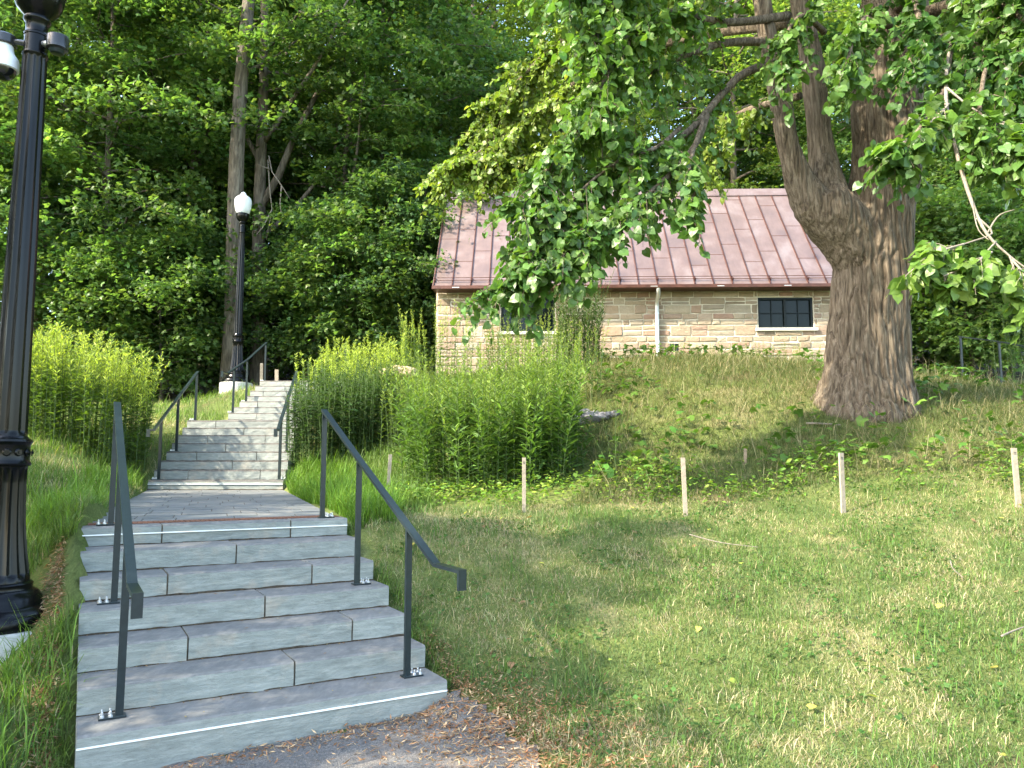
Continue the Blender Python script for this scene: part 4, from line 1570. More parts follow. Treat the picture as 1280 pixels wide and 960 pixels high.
def leafy_bough(pts, ntw, tl, ls, col, pale, start=.22, mat='bark', droop=.55):
    P_, r_ = smooth_path(*path3(pts), 26)
    mb = MB()
    mb.tube(P_ - LB, r_ + .004, 8)
    tn = unit(np.gradient(P_, axis=0))
    for i in range(ntw):
        t = start + (1 - start) * (i + rng.random()) / ntw
        x = t * 25
        i0 = int(min(x, 24))
        p0 = P_[i0] + (P_[i0 + 1] - P_[i0]) * (x - i0)
        d0 = unit(tn[i0] * .5 + rng.normal(0, .62, 3) + np.array([0, 0, -.12]))
        L_ = tl * rng.uniform(.45, 1.25)
        s_ = np.linspace(0, 1, 6)[:, None]
        Q_ = p0 + d0 * L_ * s_ + np.array([0, 0, -1]) * droop * L_ * s_ ** 2
        mb.tube(Q_ - LB, np.linspace(.006, .0018, 6), 4, cap=False)
        nl = int(6 + L_ / .052)
        ts = np.linspace(.12, 1.0, nl) + rng.uniform(-.03, .03, nl)
        bp = np.array([np.interp(ts, s_[:, 0], Q_[:, k_]) for k_ in range(3)]).T
        td = unit(Q_[-1] - Q_[0])
        side = unit(np.cross(td, [0, 0, 1.0]))
        sg = np.where(np.arange(nl) % 2 == 0, 1, -1)[:, None]
        dd = side * sg * .7 + td * .45 + np.array([0, 0, -.55]) + rng.normal(0, .35, (nl, 3))
        bp = bp + unit(dd) * .03
        nn = jitter_n(nl, (0, -.12, .5), .6) + unit(np.cross(dd, side)) * .0
        add_leaves(bp, dd, nn, ls * rng.uniform(.6, 1.2, nl), tint(nl, col, .18, .08))
        nb = int(rng.binomial(6, pale))
        if nb:                                # pale bracts and flower clusters
            j_ = rng.integers(0, nl, nb)
            bd = np.array([0, 0, -1.0]) + rng.normal(0, .35, (nb, 3))
            add_leaves(bp[j_], bd, rng.normal(0, 1, (nb, 3)), ls * rng.uniform(.5, .85, nb), tint(nb, PALE, .15), T_LANCE * [1.8, 1, 1], F_LANCE)
    mb.build('branch', M[mat], linden, smooth=True)


for b_ in boughs:
    leafy_bough(*b_)
# bare grey bough hanging over the slope, with a few leaves at its tips
hang = [(1189, 50, 10.15, 2.6), (1183, 92, 9.2, 2.8), (1184, 140, 8.6, 3.1), (1197, 195, 8.4, 3.2), (1212, 245, 8.2, 3.0), (1232, 290, 8.0, 2.4), (1262, 320, 7.9, 1.6), (1290, 340, 7.8, 1)]
P_, r_ = smooth_path(*path3(hang), 30)
mb = MB()
mb.tube(P_ - LB, r_ * .8, 8)
for pts in ([(1184, 110, 8.7, 1.6), (1215, 135, 8.5, 1.2), (1250, 152, 8.3, 1), (1285, 155, 8.2, .6)], [(1186, 130, 8.6, 1.4), (1160, 160, 8.4, 1), (1130, 175, 8.3, .6)],
            [(1225, 275, 8.05, 1.5), (1240, 292, 8, 1.2), (1205, 305, 7.9, 1.0), (1165, 322, 7.8, .7)], [(1234, 292, 8, 1.3), (1248, 270, 8.1, 1), (1268, 262, 8.1, .6)],
            [(1245, 302, 7.95, 1.2), (1225, 325, 7.8, .9), (1215, 345, 7.75, .5)], [(1215, 250, 8.15, 1.0), (1222, 285, 8, .8), (1236, 300, 7.9, .5)],
            [(1262, 320, 7.9, 1.2), (1275, 360, 7.7, .9), (1282, 400, 7.6, .5)]):
    Q_, q_ = smooth_path(*path3(pts), 10)
    mb.tube(Q_ - LB, np.maximum(q_, .002), 5)
mb.build('bare_branch', M['twig'], linden, smooth=True)
LT = (.105, .185, .035)
for pts, nt_, tl_ in (([(1205, 305, 7.9, 1), (1175, 315, 7.8, .8), (1140, 338, 7.7, .5)], 20, .26), ([(1240, 315, 7.85, 1), (1215, 330, 7.75, .8), (1180, 345, 7.7, .5)], 20, .24), ([(1265, 325, 7.8, 1), (1280, 345, 7.7, .8), (1288, 385, 7.6, .5)], 12, .24),
                      ([(1186, 130, 8.6, 1.0), (1150, 165, 8.4, .8), (1115, 185, 8.25, .5)], 22, .26), ([(1240, 150, 8.3, 1), (1265, 165, 8.2, .8), (1285, 210, 8.0, .5)], 20, .28)):
    leafy_bough(pts, nt_, tl_, .13, LT, .25, start=.1, mat='twig', droop=.4)
# upper crown, out of the picture but throwing shade
ncl = 520
cc = rng.normal(0, 1, (ncl * 3, 3))
cc = unit(cc) * rng.uniform(.35, 1, (ncl * 3, 1)) ** .6 * [6.0, 5.0, 4.2] + [4.6, 12.2, 13.2]
cc = cc[(cc[:, 2] > 2.2 + .66 * cc[:, 1]) & (cc[:, 0] > 1.0)][:ncl]
for c_ in cc:
    m_ = 26
    pos = c_ + rng.normal(0, 1, (m_, 3)) * [.55, .55, .22]
    add_leaves(pos, rng.normal(0, 1, (m_, 3)) + [0, 0, -.5], jitter_n(m_, (0, 0, 1), .5), rng.uniform(.13, .22, m_), tint(m_, DK, .2))
mb = MB()
for c_ in cc[::6]:
    a_ = np.array([at(1124, -120, 11.8), at(960, -100, 11.2), at(1122, -350, 12)][rng.integers(0, 3)])
    md_ = (a_ + c_) / 2 + rng.normal(0, .3, 3) + [0, 0, .3]
    mb.tube(np.array([a_, md_, c_]) - LB, [.07, .04, .012], 6)
mb.build('upper_branches', M['bark'], linden, smooth=True)
crown = raw_mesh('crown', np.concatenate(allV), [np.concatenate(allF)], np.concatenate(allC), False, [M['linden']])
link('crown', crown, linden)


# ------------------------------------------------------------------ tall herbs
def herb_clump(label, cat, name, plan, n, hmin, hmax, leaf, col, tipcol, tip=.25, step=.035, lean=.10, width=1.0, start=.12, plume=True, group=None, arch=.35, stemcol='stem', flower=None):
    """plan: polygon on the ground; n stems"""
    poly = np.array(plan, float)
    lo_, hi_ = poly.min(0), poly.max(0)
    pts = []
    while len(pts) < n:
        q_ = rng.uniform(lo_, hi_, (n * 3, 2))
        pts += list(q_[in_poly(q_, poly)])
    pts = np.array(pts[:n])
    cen = pts.mean(0)
    z0 = height([cen])[0]
    root = tag(empty(name, (cen[0], cen[1], z0)), label, cat, group)
    org = np.array([cen[0], cen[1], z0])
    zz = height(pts)
    mb = MB()
    LV, LD, LN, LS_, LC_ = [], [], [], [], []
    for i in range(n):
        h_ = rng.uniform(hmin, hmax)
        out = unit(np.r_[pts[i] - cen, 0]) if rng.random() < .7 else np.zeros(3)
        ln = out * lean * h_ * rng.uniform(0, 1.4) + np.r_[rng.normal(0, .05 * h_, 2), 0]
        s_ = np.linspace(0, 1, 7)[:, None]
        Q_ = np.r_[pts[i], zz[i] - .03] + np.array([0, 0, 1]) * h_ * s_ + ln * s_ ** 1.8
        mb.tube(Q_ - org, np.linspace(.0055, .0018, 7) * width, 4, cap=False)
        m = int(h_ * (1 - start) / step)
        t = start + (1 - start) * (np.arange(m) + rng.uniform(0, 1, m)) / m
        bp = np.array([np.interp(t, s_[:, 0], Q_[:, k_]) for k_ in range(3)]).T
        az = np.arange(m) * 2.4 + rng.uniform(0, 6.28)
        o_ = np.c_[np.cos(az), np.sin(az), np.zeros(m)]
        lf = leaf * rng.uniform(.7, 1.2, m) * np.where(t > 1 - tip, .95 - .62 * (t - 1 + tip) / tip, 1) * np.where(t < .3, .8, 1)
        d_ = o_ + np.array([0, 0, 1]) * (arch + .7 * np.clip((t - .75) / .25, 0, 1))[:, None] + rng.normal(0, .18, (m, 3))
        LV.append(bp)
        LD.append(d_)
        LN.append(unit(np.array([0, 0, 1]) - o_ * .3 + rng.normal(0, .25, (m, 3))))
        LS_.append(lf)
        k_ = np.clip((t - (1 - tip)) / tip, 0, 1)[:, None] * rng.uniform(.5, 1)
        c_ = np.asarray(col) * (1 - k_) + np.asarray(tipcol) * k_
        c_ = c_ * np.exp(rng.normal(0, .16, (m, 1))) * np.exp(rng.normal(0, .1))
        c_[t < .22] *= rng.choice([1, 1, .9], ((t < .22).sum(), 1))
        LC_.append(c_)
        if plume:                            # feathery tip
            mp = 26
            tp = 1 - tip * .8 * rng.random(mp) ** 1.0
            bp = np.array([np.interp(tp, s_[:, 0], Q_[:, q_]) for q_ in range(3)]).T
            az = rng.uniform(0, 6.28, mp)
            o_ = np.c_[np.cos(az), np.sin(az), rng.uniform(.5, 1.3, mp)]
            LV.append(bp)
            LD.append(o_)
            LN.append(rng.normal(0, 1, (mp, 3)))
            LS_.append(leaf * rng.uniform(.28, .6, mp))
            LC_.append(np.asarray(tipcol) * np.exp(rng.normal(0, .18, (mp, 1))))
    pos, d_, n_, s_ = map(np.concatenate, (LV, LD, LN, LS_))
    V, F = scatter(T_LANCE * [width, 1, 1], F_LANCE, pos, d_, n_, s_)
    c_ = np.repeat(np.clip(np.concatenate(LC_), .004, .9), len(T_LANCE), 0)
    link('foliage', raw_mesh('foliage', V - org, [F], c_, False, [M['herb']]), root)
    mb.build('stem', M[stemcol], root, smooth=True)
    return root


GR, GY_ = (.10, .175, .03), (.32, .405, .07)
herb_clump('bright yellow tipped goldenrod thicket on the slope behind the near lamp post', 'goldenrod', 'goldenrod_clump', [(-8.6, 12.0), (-7.6, 11.4), (-6.3, 11.6), (-5.95, 12.5), (-6.4, 13.6), (-8.6, 13.8)], 300, 1.35, 1.95, .15, GR, GY_, .45, width=1.25, start=.04)
herb_clump('large willowy green stand of leafy stalks on the lawn beneath the house', 'tall herbs', 'tall_herb_clump', [(-1.55, 10.6), (-.7, 10.1), (.5, 10.1), (1.05, 10.5), (.9, 11.8), (0, 12.4), (-1.5, 12.0)], 185, .75, 1.75, .23, (.080, .155, .034), (.16, .25, .045), .34, step=.031, plume=False, arch=.5, width=1.1, start=.04, lean=.2)
herb_clump('loose tall stalks with feathery yellow green tips rising out of the large willowy stand', 'tall herbs', 'tall_herb_clump', [(-1.4, 10.8), (-.6, 10.3), (.5, 10.3), (.95, 10.7), (.9, 11.9), (-1.4, 12.0)], 95, 1.25, 2.05, .15, (.085, .16, .034), (.20, .28, .055), .5, step=.03, arch=.7, lean=.16, width=1.1)
herb_clump('airy light green stalks growing at the back of the large willowy stand', 'tall herbs', 'tall_herb_clump', [(-2.2, 12.6), (0, 12.6), (1.6, 12.8), (1.6, 13.8), (-2.2, 14.2)], 130, 1.0, 1.55, .12, (.095, .16, .03), (.19, .26, .05), .45, arch=.5)
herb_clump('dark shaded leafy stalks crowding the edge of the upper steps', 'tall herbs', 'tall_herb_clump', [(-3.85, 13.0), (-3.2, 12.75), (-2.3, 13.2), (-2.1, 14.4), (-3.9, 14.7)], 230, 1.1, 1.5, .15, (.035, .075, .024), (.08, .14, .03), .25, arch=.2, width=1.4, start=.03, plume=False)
herb_clump('sunlit goldenrod tops standing above the dark stalks beside the upper handrail', 'goldenrod', 'goldenrod_clump', [(-4.3, 14.9), (-3.0, 14.6), (-2.2, 15.0), (-2.4, 17.2), (-4.1, 17.4)], 170, .9, 1.45, .14, GR, GY_, .36, width=1.3, start=.04)
herb_clump('goldenrod stalks before the corner of the stone house', 'goldenrod', 'goldenrod_clump', [(-2.5, 17.2), (-1.0, 17.2), (-.9, 18.4), (-2.6, 18.6)], 46, 1.3, 2.0, .12, GR, GY_, .4)
herb_clump('tall sunny weeds along the wall before the window half hidden by linden leaves', 'weeds', 'weed_patch', [(-.6, 17.2), (1.2, 17.0), (1.3, 18.4), (-.6, 18.6)], 90, .8, 1.6, .12, (.10, .16, .03), (.2, .25, .05), .45, arch=.5, width=1.2)
herb_clump('slender dark leaved bush before the house wall between the half hidden window and downpipe', 'bush', 'willow_bush', [(1.05, 15.6), (1.75, 15.5), (1.9, 16.2), (1.1, 16.3)], 85, 1.1, 2.0, .13, (.055, .095, .028), (.10, .14, .035), .3, lean=.16, plume=False, arch=.6, width=1.2)
herb_clump('low weeds along the foot of the house wall beneath the dark window', 'weeds', 'weed_patch', [(4.4, 18.6), (8.2, 18.5), (8.2, 19.6), (4.4, 19.7)], 60, .35, .7, .09, (.10, .16, .03), (.22, .26, .06), .4, arch=.6)
herb_clump('tall green stalks beside the railing beyond the big trunk', 'tall herbs', 'tall_herb_clump', [(9.3, 14.2), (10.6, 14.2), (10.6, 15.4), (9.3, 15.4)], 26, 1.0, 1.6, .11, (.06, .11, .024), (.12, .17, .04), .3)
herb_clump('small spindly sapling with sparse leaves beside the grey rocks', 'sapling', 'sapling', [(1.25, 10.2), (1.4, 10.2), (1.4, 10.35), (1.25, 10.35)], 4, .7, 1.1, .11, (.09, .15, .03), (.12, .18, .04), .3, lean=.5, start=.35, step=.06, plume=False, arch=.5)


# ------------------------------------------------------------------ ground cover
def poly_points(poly, dens, fn=None):
    poly = np.array(poly, float)
    lo_, hi_ = poly.min(0), poly.max(0)
    n = int(dens * np.prod(hi_ - lo_))
    q_ = rng.uniform(lo_, hi_, (n, 2))
    q_ = q_[in_poly(q_, poly)]
    if fn is not None:
        q_ = q_[rng.random(len(q_)) < fn(q_)]
    return q_


def clear(q_, asph=True):
    m = ~on_stair(q_)
    if asph:
        w_ = (np.c_[fbm(q_ * 5, 31, 3), fbm(q_ * 5, 32, 3)] - .5) * .16
        m &= ~in_poly(q_ + w_, ASPH)
    m &= ~in_poly(q_, HOUSE)
    for L_, r_ in ((L1, .60), (L2, .43)):
        m &= np.hypot(q_[:, 0] - L_[0], q_[:, 1] - L_[1]) > r_
    return q_[m]


def blades(q_, h, hv, w, bend, cols, wild=.35, flatten=None):
    """three-segment grass blades; cols (n,3)"""
    n = len(q_)
    z = height(q_)
    hh = h * np.exp(rng.normal(0, hv, n))
    az = rng.uniform(0, 2 * pi, n)
    d = np.c_[np.cos(az), np.sin(az), np.zeros(n)]
    sd_ = np.c_[-np.sin(az), np.cos(az), np.zeros(n)]
    tw = rng.normal(0, wild, n)[:, None]
    sd_ = sd_ * np.cos(tw) + d * np.sin(tw)
    b_ = bend * rng.uniform(.3, 1.5, n)
    upv = np.array([0, 0, 1.0])
    p0 = np.c_[q_, z - .006]
    hh_ = hh[:, None]
    b1 = b_[:, None]
    p1 = p0 + hh_ * (upv * .5 * np.cos(b1 * .5) + d * .5 * np.sin(b1 * .5))
    p2 = p1 + hh_ * (upv * .5 * np.cos(b1 * 1.3) + d * .5 * np.sin(b1 * 1.3))
    ww = (w * np.exp(rng.normal(0, .25, n)))[:, None]
    V = np.stack([p0 - sd_ * ww * .5, p0 + sd_ * ww * .5, p1 - sd_ * ww * .42, p1 + sd_ * ww * .42, p2], 1)
    F = np.array([(0, 1, 3), (0, 3, 2), (2, 3, 4)])[None] + (np.arange(n) * 5)[:, None, None]
    return V.reshape(-1, 3), F.reshape(-1, 3), np.repeat(cols, 5, 0)


def grass_object(name, label, sets):
    Vs, Fs, Cs, n0 = [], [], [], 0
    for s in sets:
        V, F, c_ = s
        Vs.append(V)
        Fs.append(F + n0)
        Cs.append(c_)
        n0 += len(V)
    o = link(name, raw_mesh(name, np.concatenate(Vs), [np.concatenate(Fs)], np.clip(np.concatenate(Cs), .004, .9), False, [M['grass']]))
    return tag(o, label, kind='stuff')


def lawn_cols(q_, dry_bias=0.0):
    f = fbm(q_ * 1.3, 41, 4) + .5 * (fbm(q_ * 5, 45, 3) - .5) + dry_bias
    n = len(q_)
    green = np.array([.13, .172, .055])
    dk = np.array([.085, .138, .042])
    straw = np.array([.32, .285, .165])
    k_ = np.clip((f - .46) / .16, 0, 1)[:, None]
    c_ = dk * (1 - k_) + green * k_
    pd = np.clip((f - .45) / .20, 0, 1) * .62 + .10
    m = rng.random(n) < pd
    c_[m] = straw
    return c_ * np.exp(rng.normal(0, .22, (n, 1))) * np.exp(rng.normal(0, .07, (n, 3)))


LAWN = [(-.45, 5.3), (.35, 3.2), (1.2, 2.0), (7.5, 3.0), (10, 8.0), (7.5, 9.6), (.5, 9.3), (-1.9, 9.2), (-1.3, 7.0), (-.9, 6.1)]
q1 = clear(poly_points(LAWN, 5600, lambda q: np.clip(1.35 - .10 * q[:, 1], .25, 1) * np.clip(1.15 - .9 * (fbm(q * 2.2, 47, 3) - .3), .35, 1)))
s1 = blades(q1, .044, .42, .0045, 1.25, lawn_cols(q1, -.01))
q2 = clear(poly_points(LAWN, 1700))
s2 = blades(q2, .10, .35, .0034, 2.9, lawn_cols(q2, .10))
q3 = clear(poly_points(LAWN, 420, lambda q: (fbm(q * 2.6, 49, 3) > .56) * 1.0))
s3 = blades(q3, .12, .35, .0055, .8, np.array([.075, .145, .028]) * np.exp(rng.normal(0, .2, (len(q3), 1))))
grass_object('lawn_grass', 'short patchy lawn grass with dry straw patches', [s1, s2, s3])

MOUND = [(.6, 9.2), (7.6, 9.4), (10, 8.2), (12.5, 9), (12, 15), (9.0, 16.5), (6, 17.5), (2, 17.5), (1.3, 14), (.9, 12.2), (1.2, 10.4)]
q4 = clear(poly_points(MOUND, 1700))
f4 = fbm(q4 * .9, 51, 3)[:, None]
c4 = (np.array([.066, .098, .032]) * (1 - f4) + np.array([.115, .130, .046]) * f4) * np.exp(rng.normal(0, .22, (len(q4), 1)))
m4 = rng.random(len(q4)) < .17
c4[m4] = np.array([.24, .20, .11]) * np.exp(rng.normal(0, .2, (m4.sum(), 1)))
s4 = blades(q4, .15, .35, .0055, 1.7, c4)
q5 = clear(poly_points(MOUND, 26))
s5 = blades(q5, .5, .25, .004, 1.2, np.array([.30, .27, .16]) * np.exp(rng.normal(0, .2, (len(q5), 1))))
grass_object('mound_grass', 'long fine grass drooping over the mound round the linden', [s4, s5])

STRIP = [(-1.45, 7.3), (-1.1, 7.4), (-1.3, 9.0), (-1.7, 10.3), (-2.6, 12.4), (-3.5, 13.0), (-3.55, 12.2), (-2.45, 9.6)]
q6 = clear(poly_points(STRIP, 2600))
c6 = np.array([.105, .20, .026]) * np.exp(rng.normal(0, .2, (len(q6), 1))) * np.exp(rng.normal(0, .06, (len(q6), 3)))
s6 = blades(q6, .27, .28, .009, .75, c6)
grass_object('tall_grass', 'lush bright tall grass along the edge of the landing', [s6])

LEFT = [(-2.4, 3.6), (-2.55, 4.6), (-3.4, 6.1), (-5.75, 12.2), (-6.2, 14.8), (-6.0, 18.6), (-7.5, 19.2), (-12, 18), (-13, 11), (-8, 6), (-5.5, 3.2)]
dn = lambda q: np.clip(1.55 - .10 * q[:, 1], .28, 1)
q7 = clear(poly_points(LEFT, 2400, dn))
s7 = blades(q7, .085, .45, .0062, .9, lawn_cols(q7, -.01) * [1.05, 1.08, 1])
q8 = clear(poly_points(LEFT, 900, lambda q: (fbm(q * 1.5, 53, 3) > .50) * dn(q)))
s8 = blades(q8, .20, .35, .007, .9, np.array([.105, .19, .028]) * np.exp(rng.normal(0, .22, (len(q8), 1))))
NEARL = [(-2.38, 3.4), (-2.5, 4.35), (-3.0, 4.95), (-4.4, 5.0), (-4.4, 3.4)]
q9 = clear(poly_points(NEARL, 1100, lambda q: (fbm(q * 3.2, 55, 2) > .40) * 1.0))
s9 = blades(q9, .22, .35, .0075, .85, np.array([.12, .21, .028]) * np.exp(rng.normal(0, .22, (len(q9), 1))))
EDGE = [(-3.0, 5.9), (-3.6, 6.2), (-5.9, 12.4), (-6.5, 12.3), (-4.2, 6.3)]
q10 = clear(poly_points(EDGE, 1500, lambda q: (fbm(q * 1.6, 57, 2) > .42) * 1.0))
s10 = blades(q10, .24, .3, .008, .8, np.array([.11, .205, .026]) * np.exp(rng.normal(0, .2, (len(q10), 1))))
q13 = np.array([lo(k_, -.03 - abs(d_)) for k_, d_ in zip(rng.uniform(-.2, 7.6, 2600), rng.normal(0, .10, 2600))])
q13 = clear(q13[fbm(q13 * 4, 59, 2) > .38])
s13 = blades(q13, .11, .4, .0055, 1.1, np.array([.10, .16, .035]) * np.exp(rng.normal(0, .28, (len(q13), 1))))
q14 = clear(poly_points([(-3.15, 5.7), (-3.4, 6.0), (-3.75, 6.75), (-4.2, 6.7), (-3.6, 5.7)], 2600))
s14 = blades(q14, .15, .4, .0062, 1.0, np.array([.10, .175, .034]) * np.exp(rng.normal(0, .25, (len(q14), 1))))
q15 = np.array([lo(k_, SW + .03 + abs(d_)) for k_, d_ in zip(rng.uniform(.2, 6.8, 1500), rng.normal(0, .08, 1500))])
q15 = clear(q15[fbm(q15 * 4, 60, 2) > .42])
s15 = blades(q15, .10, .4, .0055, 1.1, np.array([.10, .16, .035]) * np.exp(rng.normal(0, .28, (len(q15), 1))))
grass_object('lawn_grass', 'rougher grass and tufts on the slope beside the near lamp post', [s7, s8, s9, s10, s13, s14, s15])
GAP = [(-1.9, 9.1), (-.9, 9.1), (-1.2, 11), (-1.2, 12.8), (-2.6, 13.4), (-3.5, 13.2), (-2.5, 11.6)]
q12 = clear(poly_points(GAP, 1300))
s12 = blades(q12, .20, .4, .007, 1.1, np.array([.095, .165, .034]) * np.exp(rng.normal(0, .25, (len(q12), 1))))
FARG = [(-4.0, 16.8), (-1, 14.0), (1.2, 14.0), (2.2, 17.5), (10, 17), (10, 19.6), (-2.0, 19.8), (-4.0, 19.8)]
q11 = clear(poly_points(FARG, 420))
s11 = blades(q11, .22, .35, .009, .9, np.array([.105, .16, .035]) * np.exp(rng.normal(0, .25, (len(q11), 1))))
grass_object('rough_grass', 'rough grass on the bank before the house wall and round the tall herbs', [s11, s12])


def leaf_carpet(name, label, pts, hmin, hmax, size, cols, T=T_MAPLE, F=F_MAPLE, tilt=.45, mat='herb'):
    n = len(pts)
    z = height(pts) + rng.uniform(hmin, hmax, n)
    az = rng.uniform(0, 6.28, n)
    d = np.c_[np.cos(az), np.sin(az), rng.normal(-.1, .3, n)]
    V, Fc = scatter(T, F, np.c_[pts, z], d, jitter_n(n, (0, 0, 1), tilt), size * rng.uniform(.6, 1.35, n))
    o = link(name, raw_mesh(name, V, [Fc], np.repeat(np.clip(cols, .004, .9), len(T), 0), False, [M[mat]]))
    return tag(o, label, kind='stuff')


WEED = [(-1.6, 9.2), (.6, 9.0), (6.5, 8.8), (8.5, 8.3), (9.5, 8.9), (7.5, 9.7), (3, 10.1), (1.5, 10.6), (.9, 10.2), (-1.5, 10.3)]
w1 = clear(poly_points(WEED, 640, lambda q: np.clip((fbm(q * 1.5, 61, 3) - .36) * 4, 0, 1)))
cw = tint(len(w1), (.11, .20, .032), .25, .12, (.20, .27, .045), .15)
leaf_carpet('ground_cover', 'leafy green weeds along the foot of the mound between the stakes', w1, .02, .24, .062, cw, T_LANCE * [2.6, 1, 1], F_LANCE)
w2 = clear(poly_points(MOUND, 60, lambda q: np.clip((fbm(q * 1.1, 63, 3) - .5) * 8, 0, 1)))
w2b = clear(poly_points([(3.6, 10.6), (6.6, 10.6), (6.4, 11.4), (5.9, 11.0), (4.7, 11.0), (3.5, 11.6)], 22))
w2 = np.r_[w2, w2b]
leaf_carpet('ground_cover', 'broad leaved seedlings scattered on the mound', w2, .08, .34, .12, tint(len(w2), (.075, .15, .026), .22, .1))
w3 = clear(poly_points(LAWN, 420, lambda q: (fbm(q * 2.4, 65, 3) > .58) * .9))
leaf_carpet('ground_cover', 'clover patches in the lawn', w3, .012, .05, .030, tint(len(w3), (.055, .125, .028), .2, .1), T_KITE * [1.4, 1, 1], F_KITE)
w4 = clear(np.r_[poly_points(LAWN, 2.0), poly_points(LEFT, 1.0)])
leaf_carpet('leaf_litter', 'fallen yellow and brown leaves lying on the lawn', w4, .02, .045, .042, tint(len(w4), (.36, .38, .08), .2, .1, (.24, .15, .08), .35), T_HEART, F_HEART, .25)
# brown needles and bits at the foot and along the near edge of the steps
cor = np.array([-.2, 5.1])
lt = np.r_[rng.normal(cor + [.05, -.25], [.34, .34], (3000, 2)), rng.normal(cor + [.45, -.85], [.30, .40], (2000, 2)), [lo(k_, -.10 - abs(d_)) for k_, d_ in zip(rng.uniform(-.3, 6, 2600), rng.normal(0, .07, 2600))], [lo(k_, SW + .10 + abs(d_)) for k_, d_ in zip(rng.uniform(-.3, 2, 500), rng.normal(0, .08, 500))], [lo(-.12 - abs(d_), x_) for x_, d_ in zip(rng.uniform(0, SW, 900), rng.normal(0, .35, 900))]]
lt = lt[~on_stair(lt)]
cl = tint(len(lt), (.25, .13, .065), .3, .1, (.42, .30, .18), .35)
leaf_carpet('leaf_litter', 'rust brown needles and plant litter round the foot of the steps', lt, .016, .034, .045, cl, T_KITE * [.28, 1, 1], F_KITE, .25, 'grass')

dp_, dz_ = [], []
for k_ in range(7):
    for c_ in range(46):
        y_ = abs(rng.normal(0, .05)) if rng.random() < .7 else rng.uniform(0, .3)
        x_ = rng.uniform(.03, SW - .03)
        dp_.append(lo(k_ + 1, x_) - FW * (y_ + .012))
        dz_.append(Z0 + SH * (k_ + 1) + .006)
dp_, dz_ = np.array(dp_), np.array(dz_)
kk_ = dz_ < Z0 + SH * 6.5
dp_, dz_ = dp_[kk_], dz_[kk_]
n_ = len(dp_)
az_ = rng.uniform(0, 6.28, n_)
V, Fc = scatter(T_KITE * [.5, 1, 1], F_KITE, np.c_[dp_, dz_], np.c_[np.cos(az_), np.sin(az_), np.full(n_, .05)], jitter_n(n_, (0, 0, 1), .15), .022 * np.exp(rng.normal(0, .35, n_)))
cl = tint(n_, (.22, .13, .06), .3, .1, (.30, .24, .10), .4)
tag(link('leaf_litter', raw_mesh('leaf_litter', V, [Fc], np.repeat(cl, 4, 0), False, [M['grass']])), 'crumbs of dry leaves caught on the lower stone steps', kind='stuff')

# ------------------------------------------------------------------ stakes, rocks, sticks, railing, path beyond
def stake(label, base, top, w, mat='stake', group='wooden survey stakes', mark=False):
    b_, t_ = np.array(base, float), np.array(top, float)
    b_ = b_ + (b_ - t_) * .25
    root = tag(empty('wooden_stake', base), label, 'stake', group)
    d = unit(t_ - b_)
    s_ = np.array([cos(rng.uniform(-.4, .4)), sin(rng.uniform(-.3, .3)), 0])
    mb = MB()
    mb.sweep([b_ - base, (b_ + t_) / 2 - base, t_ - base], s_, w, w * .55)
    o = mb.build('shaft', M[mat], root)
    if mark:
        f_ = unit(np.cross(d, s_))
        if f_[1] > 0:
            f_ = -f_
        mb = MB()
        for q_ in (.05, .066):
            c_ = t_ - base - d * q_ + f_ * (w * .55 / 2 + .001)
            mb.sweep([c_ - s_ * w * .26, c_ + s_ * w * .26], d, .007, .002)
        mb.build('ink_mark', M['ink'], o)
    return root


stk = [('pale wooden stake at the foot of the large willowy stand', (655, 641), (655, 572), 8.8, .042, 'stake', True),
       ('pale wooden stake seen behind the lower handrail, nearest the landing', (484, 630), (488, 568), 9.8, .042, 'stake', False),
       ('leaning pale stake at the foot of the mound below the downpipe', (857, 645), (853.5, 572), 8.6, .046, 'stake', False),
       ('pale stake with an ink mark below the trunk of the linden', (1054, 638), (1051, 566), 8.4, .050, 'stake', True),
       ('pale stake leaning at the picture edge beyond the linden', (1273, 631), (1267, 560), 8.4, .052, 'stake', True),
       ('thin dark weathered stake among the weeds on the mound', (932, 606), (931.5, 560), 10.2, .040, 'stake_dark', False),
       ('short pale post at the top of the steps, beside the handrail end', (346, 480), (346, 462), 19.2, .09, 'stake', False),
       ('pale post at the top of the steps, between lamp and handrail', (326.5, 482), (327, 454), 18.9, .07, 'stake', False)]
for (lb, b_, t_, y, w, mt, mk) in stk:
    stake(lb, at(b_[0], b_[1], y), at(t_[0], t_[1], y), w, mt, mark=mk)


def rock(label, c, s, mat, name='rock', group=None):
    import bmesh
    bm = bmesh.new()
    bmesh.ops.create_icosphere(bm, subdivisions=3, radius=1)
    V = np.array([v.co for v in bm.verts])
    sd_ = int(rng.integers(0, 999))
    k_ = .72 + .6 * fbm(V * 1.3 + sd_, sd_, 3)
    nrm_ = unit(rng.normal(0, 1, (7, 3)))
    V = V * k_[:, None]
    for q_ in nrm_:
        dd = V @ q_
        V = V - np.maximum(dd - .72, 0)[:, None] * q_ * .9
    for v, p_ in zip(bm.verts, V * s):
        v.co = p_
    me = bpy.data.meshes.new(name)
    bm.to_mesh(me)
    bm.free()
    me.materials.append(M[mat])
    o = link(name, me)
    o.location = c
    o.rotation_euler = (0, 0, rng.uniform(0, 6))
    return tag(o, label, 'rock', group)


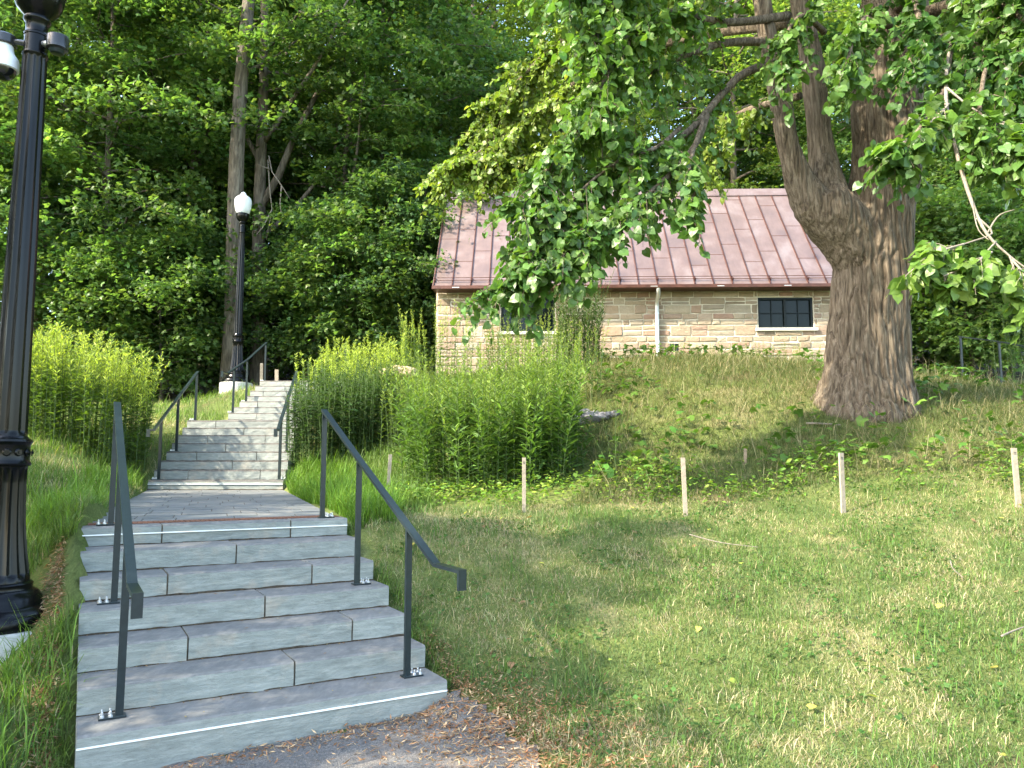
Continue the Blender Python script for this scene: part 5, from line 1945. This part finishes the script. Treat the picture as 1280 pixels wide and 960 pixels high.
for (u, v, sx) in ((722, 527, .17), (738, 532, .20), (752, 525, .15), (730, 517, .14), (760, 534, .13), (744, 519, .12), (714, 534, .12), (768, 528, .11)):
    p_ = at(u, v, 12.3)
    p_[2] = max(p_[2], height([p_[:2]])[0] + .02)
    rock('broken grey rock in the small heap beside the willowy stand', p_, (sx, sx * .8, sx * .62), 'rock', 'rock', 'heap of grey rocks on the bank')
p_ = at(497, 466, 16.2)
rock('tan boulder among the goldenrod before the house corner', p_, (.42, .3, .2), 'boulder', 'boulder')

# crumpled brown sheet against the wall foot below the downpipe
bx = np.linspace(-.55, .55, 26)
BX, BY = np.meshgrid(bx, np.linspace(-.3, .3, 16))
bp = np.c_[BX.ravel(), BY.ravel()]
bz = .26 * np.exp(-(bp[:, 0] / .38) ** 2 - (bp[:, 1] / .24) ** 2) + .16 * (np.abs(fbm(bp * [5, 7], 81, 3) - .5)) + .02
bc = at(838, 458, 19.3)
ii = (np.arange(15)[:, None] * 26 + np.arange(25)[None]).ravel()
bc[2] = max(height([bc[:2]])[0], bc[2] - .1)
o = link('crumpled_sheet', raw_mesh('crumpled_sheet', np.r_[np.c_[bp, bz]], [np.c_[ii, ii + 1, ii + 27, ii + 26]], smooth=True, mats=[M['burlap']]))
o.location = bc
tag(o, 'crumpled brown sheet heaped under the downpipe of the house', 'sheet')


def stick(label, pts, r, mat='twig', group=None):
    P_ = np.array(pts, float)
    P_[:, 2] = np.maximum(P_[:, 2], height(P_[:, :2]) + r + .03)
    P_, r_ = smooth_path(P_, np.linspace(r, r * .5, len(P_)), 12)
    mb = MB()
    mb.tube(P_ - P_[0], r_, 6)
    o = mb.build('fallen_stick', M[mat], smooth=True)
    o.location = P_[0]
    return tag(o, label, 'stick', group)


stick('pale broken stick lying on the mound below the linden trunk', [at(1008, 535, 10.9), at(1030, 547, 10.8), at(1052, 559, 10.7)], .018)
stick('thin dead twig on the lawn in front of the leaning pale stake', [at(862, 668, 7.6), at(900, 678, 7.4), at(948, 684, 7.3)], .006)
stick('crooked grey twig on the lawn below the picture edge stake', [at(1188, 705, 6.9), at(1192, 720, 6.7), at(1205, 740, 6.5)], .006)
stick('short pale stick in the dry grass at the picture edge', [at(1252, 795, 5.4), at(1268, 788, 5.5), at(1285, 782, 5.6)], .008)

# gravel path and railing beyond the crest at the far side of the linden
gp_ = np.array([(9.0, 16.0), (10.2, 14.8), (14, 14.4), (16, 16.6), (13, 18.3), (10.2, 18.0)])
gxs, gys = np.arange(8.5, 16.5, .15), np.arange(14, 19, .15)
AX, AY = np.meshgrid(gxs, gys)
ap = np.c_[AX.ravel(), AY.ravel()]
kp = in_poly(ap, gp_)
idx = -np.ones(len(ap), int)
idx[kp] = np.arange(kp.sum())
na = len(gxs)
ii = (np.arange(len(gys) - 1)[:, None] * na + np.arange(na - 1)[None]).ravel()
q = idx[np.c_[ii, ii + 1, ii + 1 + na, ii + na]]
q = q[(q >= 0).all(1)]
o = link('path', raw_mesh('path', np.c_[ap[kp], height(ap[kp]) + .09], [q], smooth=True, mats=[M['gravel']]))
tag(o, 'pale gravel path beyond the mound', kind='structure')
r0 = at(1203, 464, 15.5)
r1 = at(1252, 478, 14.6)
r2 = at(1330, 500, 13.4)
posts = [(r2 - [0, 0, .1], r2[2] + .82), (r1 - [0, 0, .1], r1[2] + .78), (r0 - [0, 0, .1], at(1201, 421, 15.5)[2])]
sd_ = unit(np.array([(r0 - r2)[1], -(r0 - r2)[0]]))
handrail('dark railing beside the gravel path beyond the linden', posts, [posts[0][0] + (posts[0][0] - posts[1][0]) * .25 + [0, 0, .8]], sd_)
